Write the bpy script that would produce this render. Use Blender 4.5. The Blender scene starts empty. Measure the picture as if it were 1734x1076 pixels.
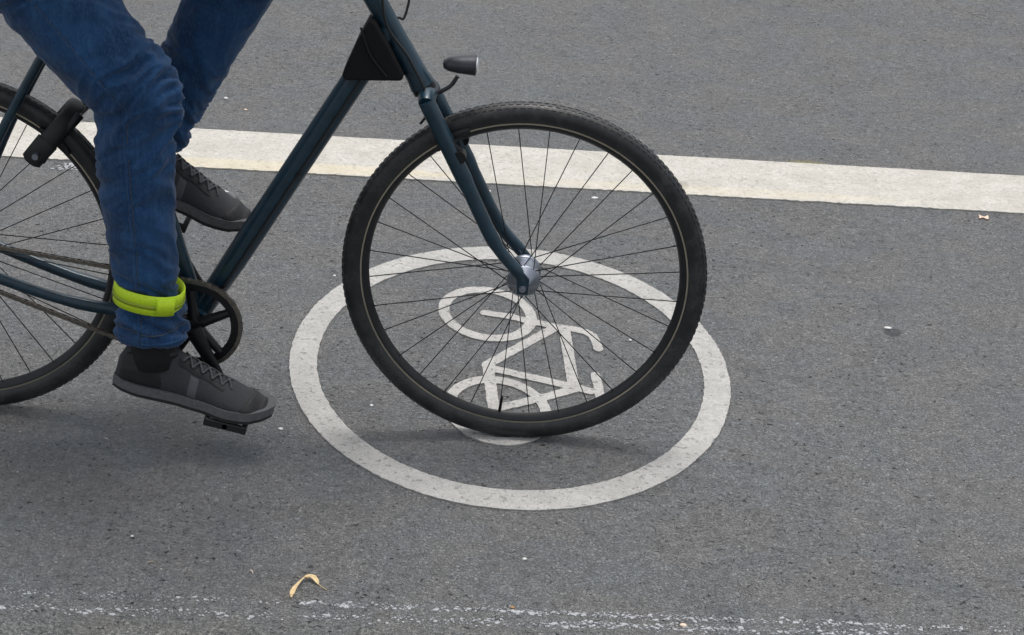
import bpy, bmesh, math, random
import numpy as np
from mathutils import Vector, Matrix, noise as mnoise
random.seed(7)
R = math.radians
scene = bpy.context.scene
C = scene.collection

# ------------------------------------------------------------------ camera
cam = bpy.data.cameras.new("camera")
cam.sensor_width = 36.0
cam.lens = 75.74
cam.clip_end = 500
cam.clip_start = 0.05
camo = bpy.data.objects.new("camera", cam)
C.objects.link(camo)
rt = Vector((0.99818881, 0.04680309, 0.03779635))
up = Vector((-0.05424952, 0.4287486, 0.90179356))
bk = Vector((0.02600159, -0.90221068, 0.4305111))
m = Matrix((rt, up, bk)).transposed().to_4x4()
m.translation = Vector((0, 0, 2.03))
camo.matrix_world = m
scene.camera = camo

# ------------------------------------------------------------------ light (overcast)
SUN_EL, SUN_AZ = R(76), R(20)          # azimuth measured from +Y (away from camera) towards +X
world = bpy.data.worlds.new("World")
scene.world = world
world.use_nodes = True
wn = world.node_tree
bg = wn.nodes["Background"]
sky = wn.nodes.new("ShaderNodeTexSky")
sky.sky_type = 'NISHITA'
sky.sun_disc = False
sky.sun_elevation = SUN_EL
sky.sun_rotation = SUN_AZ
sky.dust_density = 4.0
sky.ozone_density = 1.0
hs = wn.nodes.new("ShaderNodeHueSaturation")
hs.inputs['Saturation'].default_value = 0.30
wn.links.new(sky.outputs[0], hs.inputs['Color'])
wn.links.new(hs.outputs[0], bg.inputs[0])
bg.inputs[1].default_value = 0.135
sun = bpy.data.lights.new("sun", 'SUN')
sun.energy = 1.15
sun.angle = R(20)
sun.color = (1.0, 0.965, 0.92)
suno = bpy.data.objects.new("sun", sun)
C.objects.link(suno)
sd = Vector((math.sin(SUN_AZ) * math.cos(SUN_EL), math.cos(SUN_AZ) * math.cos(SUN_EL), math.sin(SUN_EL)))
suno.rotation_euler = sd.to_track_quat('Z', 'Y').to_euler()
suno.location = sd * 20
scene.view_settings.view_transform = 'Standard'
scene.view_settings.look = 'None'
scene.view_settings.exposure = 0.42
scene.view_settings.gamma = 1.0

# ------------------------------------------------------------------ node helpers
class NT:
    def __init__(s, name):
        s.m = bpy.data.materials.new(name); s.m.use_nodes = True
        s.t = s.m.node_tree; s.b = s.t.nodes["Principled BSDF"]
    def n(s, ty, ins=None, **kw):
        o = s.t.nodes.new(ty)
        for k, v in kw.items(): setattr(o, k, v)
        for k, v in (ins or {}).items(): s.put(o.inputs[k], v)
        return o
    def put(s, inp, v):
        if hasattr(v, 'links') and hasattr(v, 'is_output'): s.t.links.new(v, inp)
        else: inp.default_value = v
    def pos(s): return s.n("ShaderNodeNewGeometry").outputs['Position']
    def obj(s): return s.n("ShaderNodeTexCoord").outputs['Object']
    def noise(s, vec, scale, detail=2, rough=0.5, dist=0.0):
        return s.n("ShaderNodeTexNoise", {'Vector': vec, 'Scale': scale, 'Detail': detail, 'Roughness': rough, 'Distortion': dist}).outputs['Fac']
    def math(s, op, a, b=0.0, clamp=False):
        o = s.n("ShaderNodeMath", operation=op, use_clamp=clamp); s.put(o.inputs[0], a); s.put(o.inputs[1], b); return o.outputs[0]
    def ramp(s, f, a, b, lo=0.0, hi=1.0, smooth=True):
        o = s.n("ShaderNodeMapRange", {0: f, 1: a, 2: b, 3: lo, 4: hi}, interpolation_type='SMOOTHSTEP' if smooth else 'LINEAR'); return o.outputs[0]
    def mix(s, f, a, b, blend='MIX'):
        o = s.n("ShaderNodeMix", data_type='RGBA', blend_type=blend)
        s.put(o.inputs[0], f); s.put(o.inputs[6], a); s.put(o.inputs[7], b); return o.outputs[2]
    def scale(s, vec, v):
        o = s.n("ShaderNodeVectorMath", {0: vec, 1: v}, operation='MULTIPLY'); return o.outputs[0]
    def add(s, vec, v):
        o = s.n("ShaderNodeVectorMath", {0: vec, 1: v}, operation='ADD'); return o.outputs[0]
    def col(s, v): s.put(s.b.inputs['Base Color'], v)
    def rough(s, v): s.put(s.b.inputs['Roughness'], v)
    def set(s, k, v): s.put(s.b.inputs[k], v)
    def bump(s, h, dist, strength=1.0, prev=None):
        o = s.n("ShaderNodeBump", {'Height': h, 'Distance': dist, 'Strength': strength})
        if prev is not None: s.put(o.inputs['Normal'], prev)
        s.put(s.b.inputs['Normal'], o.outputs[0]); return o.outputs[0]

def rgb(r, g, b): return (r, g, b, 1.0)

def spot(M, P, cx, cy, rx, ry, nscale=60, amp=0.6):
    """soft irregular blotch centred at a place on the road"""
    v = M.add(P, (-cx, -cy, 0)); v = M.scale(v, (1 / rx, 1 / ry, 0))
    d = M.n("ShaderNodeVectorMath", {0: v}, operation='LENGTH').outputs['Value']
    nz = M.noise(P, nscale, 3, 0.6)
    d = M.math('ADD', d, M.math('MULTIPLY', M.math('SUBTRACT', nz, 0.5), amp * 2))
    return M.ramp(d, 0.75, 1.15, 1.0, 0.0)

def stone_height(M, P):
    warp = M.n("ShaderNodeTexNoise", {'Vector': P, 'Scale': 70.0, 'Detail': 2.0})
    wv = M.n("ShaderNodeVectorMath", {0: warp.outputs['Color'], 1: (0.5, 0.5, 0.5)}, operation='SUBTRACT').outputs[0]
    P2 = M.n("ShaderNodeVectorMath", {0: P, 1: M.scale(wv, (0.008, 0.008, 0.0))}, operation='ADD').outputs[0]
    vo = M.n("ShaderNodeTexVoronoi", {'Vector': P2, 'Scale': 125.0, 'Randomness': 1.0}, feature='DISTANCE_TO_EDGE').outputs['Distance']
    return P2, vo

def m_asphalt():
    M = NT("asphalt"); P = M.pos()
    P2, edge = stone_height(M, P)
    vc = M.n("ShaderNodeTexVoronoi", {'Vector': P2, 'Scale': 125.0, 'Randomness': 1.0}, feature='F1')
    cellr = M.n("ShaderNodeSeparateColor", {0: vc.outputs['Color']}).outputs[0]
    cellg = M.n("ShaderNodeSeparateColor", {0: vc.outputs['Color']}).outputs[1]
    # large mottling: how worn / how open the surface is
    big = M.noise(P, 1.7, 3, 0.55)
    mid = M.noise(M.add(P, (3, 7, 1)), 9.0, 3, 0.6)
    openness = M.ramp(M.math('ADD', M.math('MULTIPLY', big, 0.6), M.math('MULTIPLY', mid, 0.4)), 0.38, 0.64)
    xyz = M.n("ShaderNodeSeparateXYZ", {0: P})
    near = M.ramp(M.math('SUBTRACT', M.math('ADD', xyz.outputs['Y'], M.math('MULTIPLY', M.noise(P, 12.0, 4, 0.6), 0.10)), M.math('MULTIPLY', xyz.outputs['X'], 0.03)), 3.13, 3.03)   # other, grainier road beyond the worn line
    # crevices between stones
    n_p = M.noise(M.scale(P, (0.85, 1.0, 1.0)), 104.0, 4, 0.62, 0.7)
    thr = M.math('ADD', 0.350, M.math('MULTIPLY', openness, 0.042))
    thr2 = M.math('SUBTRACT', thr, 0.035)
    pit = M.n("ShaderNodeMapRange", {0: n_p, 1: thr2, 2: thr, 3: 1.0, 4: 0.0}, interpolation_type='SMOOTHSTEP').outputs[0]
    rid = M.math('ABSOLUTE', M.math('SUBTRACT', M.noise(M.add(P, (1, 2, 3)), 85.0, 3, 0.6, 0.8), 0.5))
    crack = M.math('MULTIPLY', M.ramp(rid, 0.0, 0.020, 1.0, 0.0), M.ramp(M.noise(P, 45.0, 2), 0.46, 0.60))
    dark = M.math('MAXIMUM', pit, M.math('MULTIPLY', crack, M.ramp(openness, 0.0, 1.0, 0.2, 0.5)))
    wr = M.math('ABSOLUTE', M.math('SUBTRACT', M.noise(M.add(P, (4, 1, 7)), 130.0, 2, 0.5, 1.2), 0.5))
    worm = M.ramp(wr, 0.0, 0.035, 1.0, 0.0)
    fine = M.noise(P, 330.0, 3, 0.7)
    # colours
    hue = M.noise(M.add(P, (9, 2, 0)), 6.0, 3, 0.6)
    base = M.mix(M.ramp(hue, 0.38, 0.62), rgb(0.206, 0.219, 0.226), rgb(0.232, 0.229, 0.224))
    cellv = M.ramp(cellr, 0.0, 1.0, 0.84, 1.16, False)
    mg = M.noise(M.add(P, (7, 3, 2)), 165.0, 3, 0.7)
    lum = M.math('MULTIPLY', cellv, M.ramp(mg, 0.30, 0.70, 0.72, 1.28, False))
    lum = M.math('MULTIPLY', lum, M.ramp(fine, 0.3, 0.7, 0.88, 1.12, False))
    lum = M.math('MULTIPLY', lum, M.ramp(big, 0.3, 0.7, 0.94, 1.07))
    fg = M.n("ShaderNodeCombineColor", {0: lum, 1: lum, 2: lum}).outputs[0]
    c = M.mix(1.0, base, fg, 'MULTIPLY')
    # lighter grain rims of the worn stones
    rim = M.math('MULTIPLY', M.ramp(edge, 0.02, 0.10, 1.0, 0.0), M.ramp(M.noise(P, 55.0, 2), 0.42, 0.62))
    c = M.mix(M.math('MULTIPLY', rim, 0.15), c, rgb(0.22, 0.22, 0.215))
    c = M.mix(M.math('MULTIPLY', worm, 0.35), c, rgb(0.40, 0.40, 0.395))
    cn = M.mix(M.ramp(M.noise(P, 120.0, 3, 0.6), 0.35, 0.68), rgb(0.10, 0.10, 0.094), rgb(0.40, 0.395, 0.365))
    c = M.mix(M.math('MULTIPLY', near, 0.55), c, cn)
    c = M.mix(M.math('MULTIPLY', dark, 0.92), c, rgb(0.012, 0.012, 0.013))
    # pale chippings
    vs = M.n("ShaderNodeTexVoronoi", {'Vector': P, 'Scale': 85.0, 'Randomness': 1.0}, feature='F1')
    sr = M.n("ShaderNodeSeparateColor", {0: vs.outputs['Color']})
    chip = M.math('MULTIPLY', M.math('GREATER_THAN', sr.outputs[0], 0.982), M.ramp(vs.outputs['Distance'], 0.16, 0.26, 1.0, 0.0))
    chipb = M.math('MULTIPLY', chip, M.ramp(sr.outputs[1], 0.0, 1.0, 0.25, 1.0, False))
    c = M.mix(chipb, c, rgb(0.62, 0.62, 0.60))
    # stains with a place of their own
    c = M.mix(M.math('MULTIPLY', spot(M, P, 0.600, 5.283, 0.055, 0.022, 60, 0.5), 0.55), c, rgb(0.36, 0.33, 0.10))
    c = M.mix(M.math('MULTIPLY', spot(M, P, 0.711, 4.283, 0.020, 0.022, 40, 0.15), 0.75), c, rgb(0.06, 0.065, 0.072))
    M.col(c)
    M.rough(M.ramp(fine, 0.2, 0.8, 0.52, 0.80))
    M.set('Specular IOR Level', 0.42)
    h = M.math('MULTIPLY', M.ramp(edge, 0.0, 0.16), 0.35)
    rel = M.ramp(openness, 0.0, 1.0, 0.75, 1.35)
    h = M.math('ADD', h, M.math('MULTIPLY', M.noise(P, 120.0, 4, 0.65, 0.5), M.math('MULTIPLY', rel, 1.3)))
    h = M.math('SUBTRACT', h, M.math('MULTIPLY', dark, 0.9))
    h = M.math('ADD', h, M.math('MULTIPLY', worm, 0.25))
    h = M.math('ADD', h, M.math('MULTIPLY', M.noise(P, 38.0, 2), 0.9))
    h = M.math('ADD', h, M.math('MULTIPLY', chip, 0.5))
    M.bump(h, 0.0085, 1.0)
    return M.m

def m_paint(name, col1, col2, pitc, wear=0.5, tint=None):
    M = NT(name); P = M.pos()
    P2, edge = stone_height(M, P)
    n1 = M.noise(P, 150.0, 4, 0.75)
    n2 = M.noise(P, 14.0, 4, 0.6)
    n3 = M.noise(M.add(P, (5, 5, 5)), 75.0, 3, 0.6)
    c = M.mix(M.ramp(n2, 0.35, 0.68), col1, col2)
    c = M.mix(M.math('MULTIPLY', M.ramp(n1, 0.35, 0.72), 0.55), c, rgb(0.30, 0.29, 0.27))
    dirt = M.ramp(n3, 0.41, 0.31)
    c = M.mix(M.math('MULTIPLY', dirt, 0.55 * wear), c, pitc)
    sp = M.math('MULTIPLY', M.ramp(M.noise(M.add(P, (2, 8, 1)), 260.0, 2), 0.60, 0.68), wear)
    c = M.mix(M.math('MULTIPLY', sp, 0.65), c, pitc)
    vs = M.n("ShaderNodeTexVoronoi", {'Vector': P, 'Scale': 42.0, 'Randomness': 1.0}, feature='F1')
    sr = M.n("ShaderNodeSeparateColor", {0: vs.outputs['Color']})
    holes = M.math('MULTIPLY', M.math('GREATER_THAN', sr.outputs[0], 0.70), M.ramp(vs.outputs['Distance'], 0.06, 0.22, 1.0, 0.0))
    c = M.mix(M.math('MULTIPLY', holes, 0.55 * wear), c, pitc)
    if tint:
        for (cx, cy, rx, ry, colr, k) in tint:
            c = M.mix(M.math('MULTIPLY', spot(M, P, cx, cy, rx, ry, 70, 0.4), k), c, colr)
    M.col(c); M.rough(0.78); M.set('Specular IOR Level', 0.35)
    h = M.math('ADD', M.math('MULTIPLY', n1, 0.5), M.math('MULTIPLY', M.noise(P, 60.0, 3), 0.9))
    h = M.math('SUBTRACT', h, M.math('MULTIPLY', M.math('MAXIMUM', holes, dirt), 0.5))
    M.bump(h, 0.0042, 0.8)
    return M.m

def m_simple(name, col, rough=0.5, metal=0.0, nscale=60, namp=0.25, bump=0.0, spec=0.5, coat=0.0):
    M = NT(name); P = M.obj()
    n = M.noise(P, nscale, 4, 0.6)
    k = M.ramp(n, 0.25, 0.75, 1 - namp, 1 + namp, False)
    kk = M.n("ShaderNodeCombineColor", {0: k, 1: k, 2: k}).outputs[0]
    M.col(M.mix(1.0, rgb(*col), kk, 'MULTIPLY'))
    M.rough(M.ramp(n, 0.2, 0.8, rough * 0.85, min(1, rough * 1.15)))
    M.set('Metallic', metal); M.set('Specular IOR Level', spec); M.set('Coat Weight', coat)
    if bump: M.bump(n, bump, 0.6)
    return M.m

def m_denim():
    M = NT("denim"); P = M.obj()
    tw = M.n("ShaderNodeTexWave", {'Vector': P, 'Scale': 260.0, 'Distortion': 1.5, 'Detail': 2.0}, wave_type='BANDS', bands_direction='DIAGONAL').outputs['Fac']
    n = M.noise(P, 9.0, 4, 0.6); f = M.noise(M.scale(P, (1, 1, 0.35)), 380.0, 2, 0.6)
    c = M.mix(M.ramp(n, 0.36, 0.66), rgb(0.007, 0.036, 0.104), rgb(0.015, 0.070, 0.185))
    c = M.mix(M.math('MULTIPLY', M.ramp(f, 0.45, 0.72), 0.35), c, rgb(0.07, 0.15, 0.27))
    c = M.mix(M.math('MULTIPLY', tw, 0.25), c, rgb(0.006, 0.024, 0.06))
    st = M.noise(M.scale(P, (1.0, 1.0, 0.12)), 60.0, 4, 0.7)
    c = M.mix(M.math('MULTIPLY', M.ramp(st, 0.48, 0.70), 0.45), c, rgb(0.034, 0.105, 0.225))
    M.col(c); M.rough(0.86); M.set('Specular IOR Level', 0.25); M.set('Sheen Weight', 0.15)
    h = M.math('ADD', M.math('MULTIPLY', tw, 0.3), M.math('MULTIPLY', f, 0.6))
    M.bump(h, 0.0008, 0.6)
    return M.m

def m_tyre():
    M = NT("tyre_rubber"); P = M.obj()
    n = M.noise(P, 26.0, 5, 0.65); f = M.noise(P, 260.0, 3, 0.6)
    d = M.math('MULTIPLY', M.ramp(n, 0.42, 0.66), M.ramp(f, 0.35, 0.65))
    M.col(M.mix(M.math('MULTIPLY', d, 0.75), rgb(0.015, 0.016, 0.018), rgb(0.075, 0.074, 0.070)))
    M.rough(M.ramp(d, 0.0, 1.0, 0.42, 0.85)); M.bump(f, 0.0005, 0.6)
    return M.m
MAT = {
 'asphalt': m_asphalt(),
 'line': m_paint("cream_line_paint", rgb(0.515, 0.495, 0.44), rgb(0.595, 0.575, 0.525), rgb(0.30, 0.29, 0.26), 0.35,
                 [(0.268, 5.075, 0.020, 0.030, rgb(0.33, 0.31, 0.27), 0.8), (0.95, 5.09, 0.03, 0.03, rgb(0.30, 0.28, 0.24), 0.25),
                  (0.35, 5.05, 0.5, 0.03, rgb(0.70, 0.62, 0.45), 0.25), (-0.75, 5.06, 0.5, 0.035, rgb(0.70, 0.60, 0.38), 0.35)]),
 'ring': m_paint("grey_white_ring_paint", rgb(0.415, 0.41, 0.39), rgb(0.50, 0.49, 0.47), rgb(0.16, 0.16, 0.155), 0.85),
 'symbol': m_paint("pictogram_paint", rgb(0.41, 0.40, 0.385), rgb(0.50, 0.49, 0.465), rgb(0.15, 0.15, 0.145), 1.0),
 'fleck': m_simple("flaked_paint", (0.37, 0.38, 0.395), 0.7, nscale=300, namp=0.3, bump=0.001),
 'tyre': m_tyre(),
 'rim': m_simple("dark_rim", (0.020, 0.021, 0.023), 0.38, 0.3, nscale=90),
 'brake_track': m_simple("machined_brake_track", (0.46, 0.42, 0.34), 0.35, 0.85, nscale=300, namp=0.25),
 'spoke': m_simple("black_spoke_steel", (0.018, 0.018, 0.02), 0.35, 0.6),
 'alu': m_simple("grey_aluminium", (0.30, 0.33, 0.38), 0.33, 0.85, nscale=80, namp=0.15),
 'frame': m_simple("petrol_blue_paint", (0.009, 0.034, 0.055), 0.40, 0.2, nscale=45, namp=0.35, coat=0.25),
 'blackmetal': m_simple("black_metal", (0.014, 0.014, 0.016), 0.4, 0.4, nscale=90),
 'blackplastic': m_simple("black_plastic", (0.012, 0.012, 0.013), 0.55, nscale=120, bump=0.0003),
 'chain': m_simple("oily_chain_steel", (0.20, 0.185, 0.16), 0.42, 0.85, nscale=200, namp=0.4),
 'bag': m_simple("black_nylon", (0.010, 0.010, 0.011), 0.85, nscale=400, bump=0.0006, spec=0.25),
 'lampgrey': m_simple("grey_lamp_shell", (0.05, 0.052, 0.06), 0.35, 0.5, nscale=80, namp=0.2),
 'thread': m_simple("seam_thread", (0.10, 0.10, 0.09), 0.8, nscale=500, namp=0.4),
 'lens': m_simple("lamp_lens", (0.78, 0.80, 0.84), 0.12, 0.6, nscale=60, namp=0.1, coat=1.0),
 'denim': m_denim(),
 'neon': m_simple("neon_yellow_fabric", (0.58, 0.82, 0.02), 0.55, nscale=260, namp=0.12, bump=0.0005),
 'reflect': m_simple("grey_reflective_tape", (0.30, 0.40, 0.02), 0.45, nscale=300, namp=0.15),
 'shoe': m_simple("dark_grey_shoe_fabric", (0.034, 0.035, 0.040), 0.72, nscale=240, namp=0.35, bump=0.0008),
 'shoeblack': m_simple("black_shoe_leather", (0.012, 0.012, 0.014), 0.6, nscale=180, bump=0.0005),
 'sole': m_simple("grey_rubber_sole", (0.115, 0.115, 0.12), 0.65, nscale=150, namp=0.3, bump=0.0006),
 'outsole': m_simple("black_outsole", (0.02, 0.02, 0.021), 0.7, nscale=150, bump=0.0006),
 'lace': m_simple("grey_laces", (0.09, 0.09, 0.098), 0.8, nscale=400),
 'sock': m_simple("black_sock", (0.010, 0.010, 0.012), 0.9, nscale=400, bump=0.0006),
 'skin': m_simple("skin", (0.56, 0.33, 0.23), 0.5, nscale=90, namp=0.1, bump=0.0003),
 'jacket': m_simple("dark_jacket_fabric", (0.018, 0.024, 0.038), 0.8, nscale=200, bump=0.0006),
 'hair': m_simple("brown_hair", (0.035, 0.02, 0.012), 0.6, nscale=300, namp=0.4, bump=0.002),
 'eye': m_simple("eye", (0.5, 0.5, 0.5), 0.2),
 'peb': m_simple("pale_stone", (0.62, 0.61, 0.59), 0.8, nscale=200, namp=0.25, bump=0.001),
 'seed': m_simple("dry_seed_wing", (0.66, 0.50, 0.27), 0.6, nscale=200, namp=0.25, bump=0.0005),
 'seeddark': m_simple("dry_seed_nut", (0.36, 0.20, 0.08), 0.6, nscale=200, namp=0.3),
 'leaf': m_simple("dry_leaf", (0.78, 0.60, 0.47), 0.7, nscale=200, namp=0.15),
 'twig': m_simple("dry_stem", (0.42, 0.36, 0.26), 0.8, nscale=200, namp=0.3),
}

# ------------------------------------------------------------------ object helpers
def tag(o, label=None, cat=None, group=None, kind=None):
    if label: o['label'] = label
    if cat: o['category'] = cat
    if group: o['group'] = group
    if kind: o['kind'] = kind
    return o

def link(name, me, parent=None, mat=None, smooth=False):
    o = bpy.data.objects.new(name, me)
    C.objects.link(o)
    if parent: o.parent = parent
    if mat: 
        me.materials.clear(); me.materials.append(mat)
    if smooth and me is not None:
        for p in me.polygons: p.use_smooth = True
    return o

def empty(name, loc=(0, 0, 0)):
    o = bpy.data.objects.new(name, None); o.empty_display_size = 0.1
    C.objects.link(o); o.location = loc; return o

class MB:
    def __init__(s): s.v = []; s.f = []
    def add(s, vs, fs):
        b = len(s.v); s.v += [tuple(x) for x in vs]; s.f += [tuple(i + b for i in f) for f in fs]; return s
    def tube(s, pts, rad, n=12, closed=False, caps=True, squash=None):
        pts = [Vector(p) for p in pts]; N = len(pts)
        if not hasattr(rad, '__len__'): rad = [rad] * N
        vs = []; fs = []; T0 = None; nrm = None
        for i, p in enumerate(pts):
            if closed: t = (pts[(i + 1) % N] - pts[i - 1]).normalized()
            else: t = (pts[min(i + 1, N - 1)] - pts[max(i - 1, 0)]).normalized()
            if nrm is None:
                a = Vector((0, 1, 0)) if abs(t.y) < 0.9 else Vector((1, 0, 0))
                nrm = (a - t * a.dot(t)).normalized()
            else: nrm = (nrm - t * nrm.dot(t)).normalized()
            b = t.cross(nrm)
            for k in range(n):
                a = 2 * math.pi * k / n
                rr = rad[i]
                ra, rb = (rr * squash[0], rr * squash[1]) if squash else (rr, rr)
                vs.append(p + nrm * (math.cos(a) * ra) + b * (math.sin(a) * rb))
        M_ = N if closed else N - 1
        for i in range(M_):
            for k in range(n):
                j = (i + 1) % N
                fs.append((i * n + k, i * n + (k + 1) % n, j * n + (k + 1) % n, j * n + k))
        if caps and not closed:
            fs.append(tuple(range(n - 1, -1, -1))); fs.append(tuple((N - 1) * n + k for k in range(n)))
        return s.add(vs, fs)
    def lathe_y(s, prof, c=(0, 0, 0), n=48, closed=True):
        """prof: list of (radius, y); revolve about the Y axis through c"""
        vs = []; fs = []; m_ = len(prof)
        for k in range(n):
            a = 2 * math.pi * k / n
            for r_, y in prof: vs.append((c[0] + r_ * math.cos(a), c[1] + y, c[2] + r_ * math.sin(a)))
        for k in range(n):
            for j in range(m_ if closed else m_ - 1):
                a0 = k * m_ + j; a1 = k * m_ + (j + 1) % m_
                b0 = ((k + 1) % n) * m_ + j; b1 = ((k + 1) % n) * m_ + (j + 1) % m_
                fs.append((a0, a1, b1, b0))
        return s.add(vs, fs)
    def box(s, c, d, rot=None):
        vs = []
        for x in (-.5, .5):
            for y in (-.5, .5):
                for z in (-.5, .5):
                    v = Vector((x * d[0], y * d[1], z * d[2]))
                    if rot: v = rot @ v
                    vs.append(v + Vector(c))
        return s.add(vs, [(0, 1, 3, 2), (4, 6, 7, 5), (0, 4, 5, 1), (2, 3, 7, 6), (0, 2, 6, 4), (1, 5, 7, 3)])
    def prism_y(s, poly, y0, y1):
        n = len(poly); vs = [(x, y0, z) for x, z in poly] + [(x, y1, z) for x, z in poly]
        fs = [tuple(range(n)), tuple(range(2 * n - 1, n - 1, -1))] + [(i, i + n, (i + 1) % n + n, (i + 1) % n) for i in range(n)]
        return s.add(vs, fs)
    def ball(s, c, r, n=12):
        r = r if hasattr(r, '__len__') else (r, r, r); vs = []; fs = []
        m_ = n
        for i in range(m_ + 1):
            th = math.pi * i / m_
            for k in range(2 * n):
                a = math.pi * k / n
                vs.append((c[0] + r[0] * math.sin(th) * math.cos(a), c[1] + r[1] * math.sin(th) * math.sin(a), c[2] + r[2] * math.cos(th)))
        for i in range(m_):
            for k in range(2 * n):
                fs.append((i * 2 * n + k, (i + 1) * 2 * n + k, (i + 1) * 2 * n + (k + 1) % (2 * n), i * 2 * n + (k + 1) % (2 * n)))
        return s.add(vs, fs)
    def mesh(s, name="mesh"):
        me = bpy.data.meshes.new(name); me.from_pydata(s.v, [], s.f)
        bm = bmesh.new(); bm.from_mesh(me)
        bmesh.ops.remove_doubles(bm, verts=bm.verts, dist=1e-6)
        bmesh.ops.recalc_face_normals(bm, faces=bm.faces)
        bm.to_mesh(me); bm.free(); me.update(); return me
    def build(s, name, mat, parent=None, smooth=True, bevel=0.0, auto=True):
        me = s.mesh(name); o = link(name, me, parent, mat, smooth)
        if bevel:
            b = o.modifiers.new("bevel", 'BEVEL'); b.width = bevel; b.segments = 2; b.limit_method = 'ANGLE'; b.angle_limit = R(40)
        if smooth and auto:
            me.set_sharp_from_angle(angle=R(50))
        return o

def remesh(mb, voxel, smooth_it=4, fn=None):
    me = mb.mesh(); o = bpy.data.objects.new("tmp", me); C.objects.link(o)
    md = o.modifiers.new("r", 'REMESH'); md.mode = 'VOXEL'; md.voxel_size = voxel
    sm = o.modifiers.new("s", 'SMOOTH'); sm.factor = 0.5; sm.iterations = smooth_it
    dg = bpy.context.evaluated_depsgraph_get(); dg.update()
    out = bpy.data.meshes.new_from_object(o.evaluated_get(dg))
    bpy.data.objects.remove(o); bpy.data.meshes.remove(me)
    if fn:
        nr = [Vector(v.normal) for v in out.vertices]
        for v, n_ in zip(out.vertices, nr): v.co = v.co + n_ * fn(v.co, n_)
        out.update()
    return out

def catmull(pts, sub=6):
    P_ = [Vector(p) for p in pts]; out = []
    for i in range(len(P_) - 1):
        p0 = P_[max(i - 1, 0)]; p1 = P_[i]; p2 = P_[i + 1]; p3 = P_[min(i + 2, len(P_) - 1)]
        for k in range(sub):
            t = k / sub
            out.append(0.5 * ((2 * p1) + (p2 - p0) * t + (2 * p0 - 5 * p1 + 4 * p2 - p3) * t * t + (3 * p1 - p0 - 3 * p2 + p3) * t ** 3))
    out.append(P_[-1]); return out

def limb(mb, pts, sub=6, n=20, squash=None):
    """pts: (x,y,z,r)"""
    c4 = []
    P_ = pts
    for i in range(len(P_) - 1):
        p0 = P_[max(i - 1, 0)]; p1 = P_[i]; p2 = P_[i + 1]; p3 = P_[min(i + 2, len(P_) - 1)]
        for k in range(sub):
            t = k / sub
            c4.append([0.5 * (2 * b + (c - a) * t + (2 * a - 5 * b + 4 * c - d) * t * t + (3 * b - a - 3 * c + d) * t ** 3) for a, b, c, d in zip(p0, p1, p2, p3)])
    c4.append(list(P_[-1]))
    mb.tube([q[:3] for q in c4], [q[3] for q in c4], n, squash=squash)
    return mb

# ------------------------------------------------------------------ SDF outlines -> one clean painted slab
def marching(fieldf, x0, x1, y0, y1, cell, thick, name, z=0.0):
    nx = int((x1 - x0) / cell) + 1; ny = int((y1 - y0) / cell) + 1
    X, Y = np.meshgrid(np.linspace(x0, x1, nx), np.linspace(y0, y1, ny), indexing='ij')
    F = fieldf(X, Y)                       # negative inside
    verts = []; vid = {}; faces = []; edges = []
    def node(i, j):
        k = (i, j)
        if k not in vid: vid[k] = len(verts); verts.append((X[i, j], Y[i, j]))
        return vid[k]
    def cut(a, b):
        k = (a, b) if a < b else (b, a)
        if k not in vid:
            fa, fb = F[k[0]], F[k[1]]; t = fa / (fa - fb); t = min(max(t, 0.02), 0.98)
            vid[k] = len(verts)
            verts.append((X[k[0]] + (X[k[1]] - X[k[0]]) * t, Y[k[0]] + (Y[k[1]] - Y[k[0]]) * t))
        return vid[k]
    S = F < 0
    any_ = S[:-1, :-1] | S[1:, :-1] | S[:-1, 1:] | S[1:, 1:]
    for i, j in zip(*np.nonzero(any_)):
        i = int(i); j = int(j)
        cs = [(i, j), (i + 1, j), (i + 1, j + 1), (i, j + 1)]
        poly = []; crossing = []
        for q in range(4):
            a, b = cs[q], cs[(q + 1) % 4]
            if S[a]: poly.append(node(*a))
            if S[a] != S[b]:
                c = cut(a, b); poly.append(c); crossing.append((c, S[a]))
        if len(poly) >= 3: faces.append(poly)
        if len(crossing) == 2:
            (a, ina), (b, inb) = crossing
            edges.append((a, b) if ina else (b, a))
    n = len(verts)
    V = [(x, y, z + thick) for x, y in verts]
    side = {}
    for a, b in edges:
        for q in (a, b):
            if q not in side: side[q] = len(V); V.append((verts[q][0], verts[q][1], z + 0.0002))
    for a, b in edges: faces.append([b, a, side[a], side[b]])
    me = bpy.data.meshes.new(name); me.from_pydata(V, [], faces); me.update(); return me

def vnoise(X, Y, s, seed=0.0):
    out = np.empty(X.shape); xf = X.ravel(); yf = Y.ravel(); o = out.ravel()
    for k in range(xf.size): o[k] = mnoise.noise((xf[k] * s + seed, yf[k] * s, seed))
    return out

# ------------------------------------------------------------------ road
mb = MB()
g = [-40, -8, -2.5, 2.5, 8, 40]; gy = [-30, 0, 2.5, 7, 14, 60]
for i in range(5):
    for j in range(5): mb.add([(g[i], gy[j], 0), (g[i + 1], gy[j], 0), (g[i + 1], gy[j + 1], 0), (g[i], gy[j + 1], 0)], [(0, 1, 2, 3)])
tag(mb.build('road', MAT['asphalt'], smooth=False), kind='structure')

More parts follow.
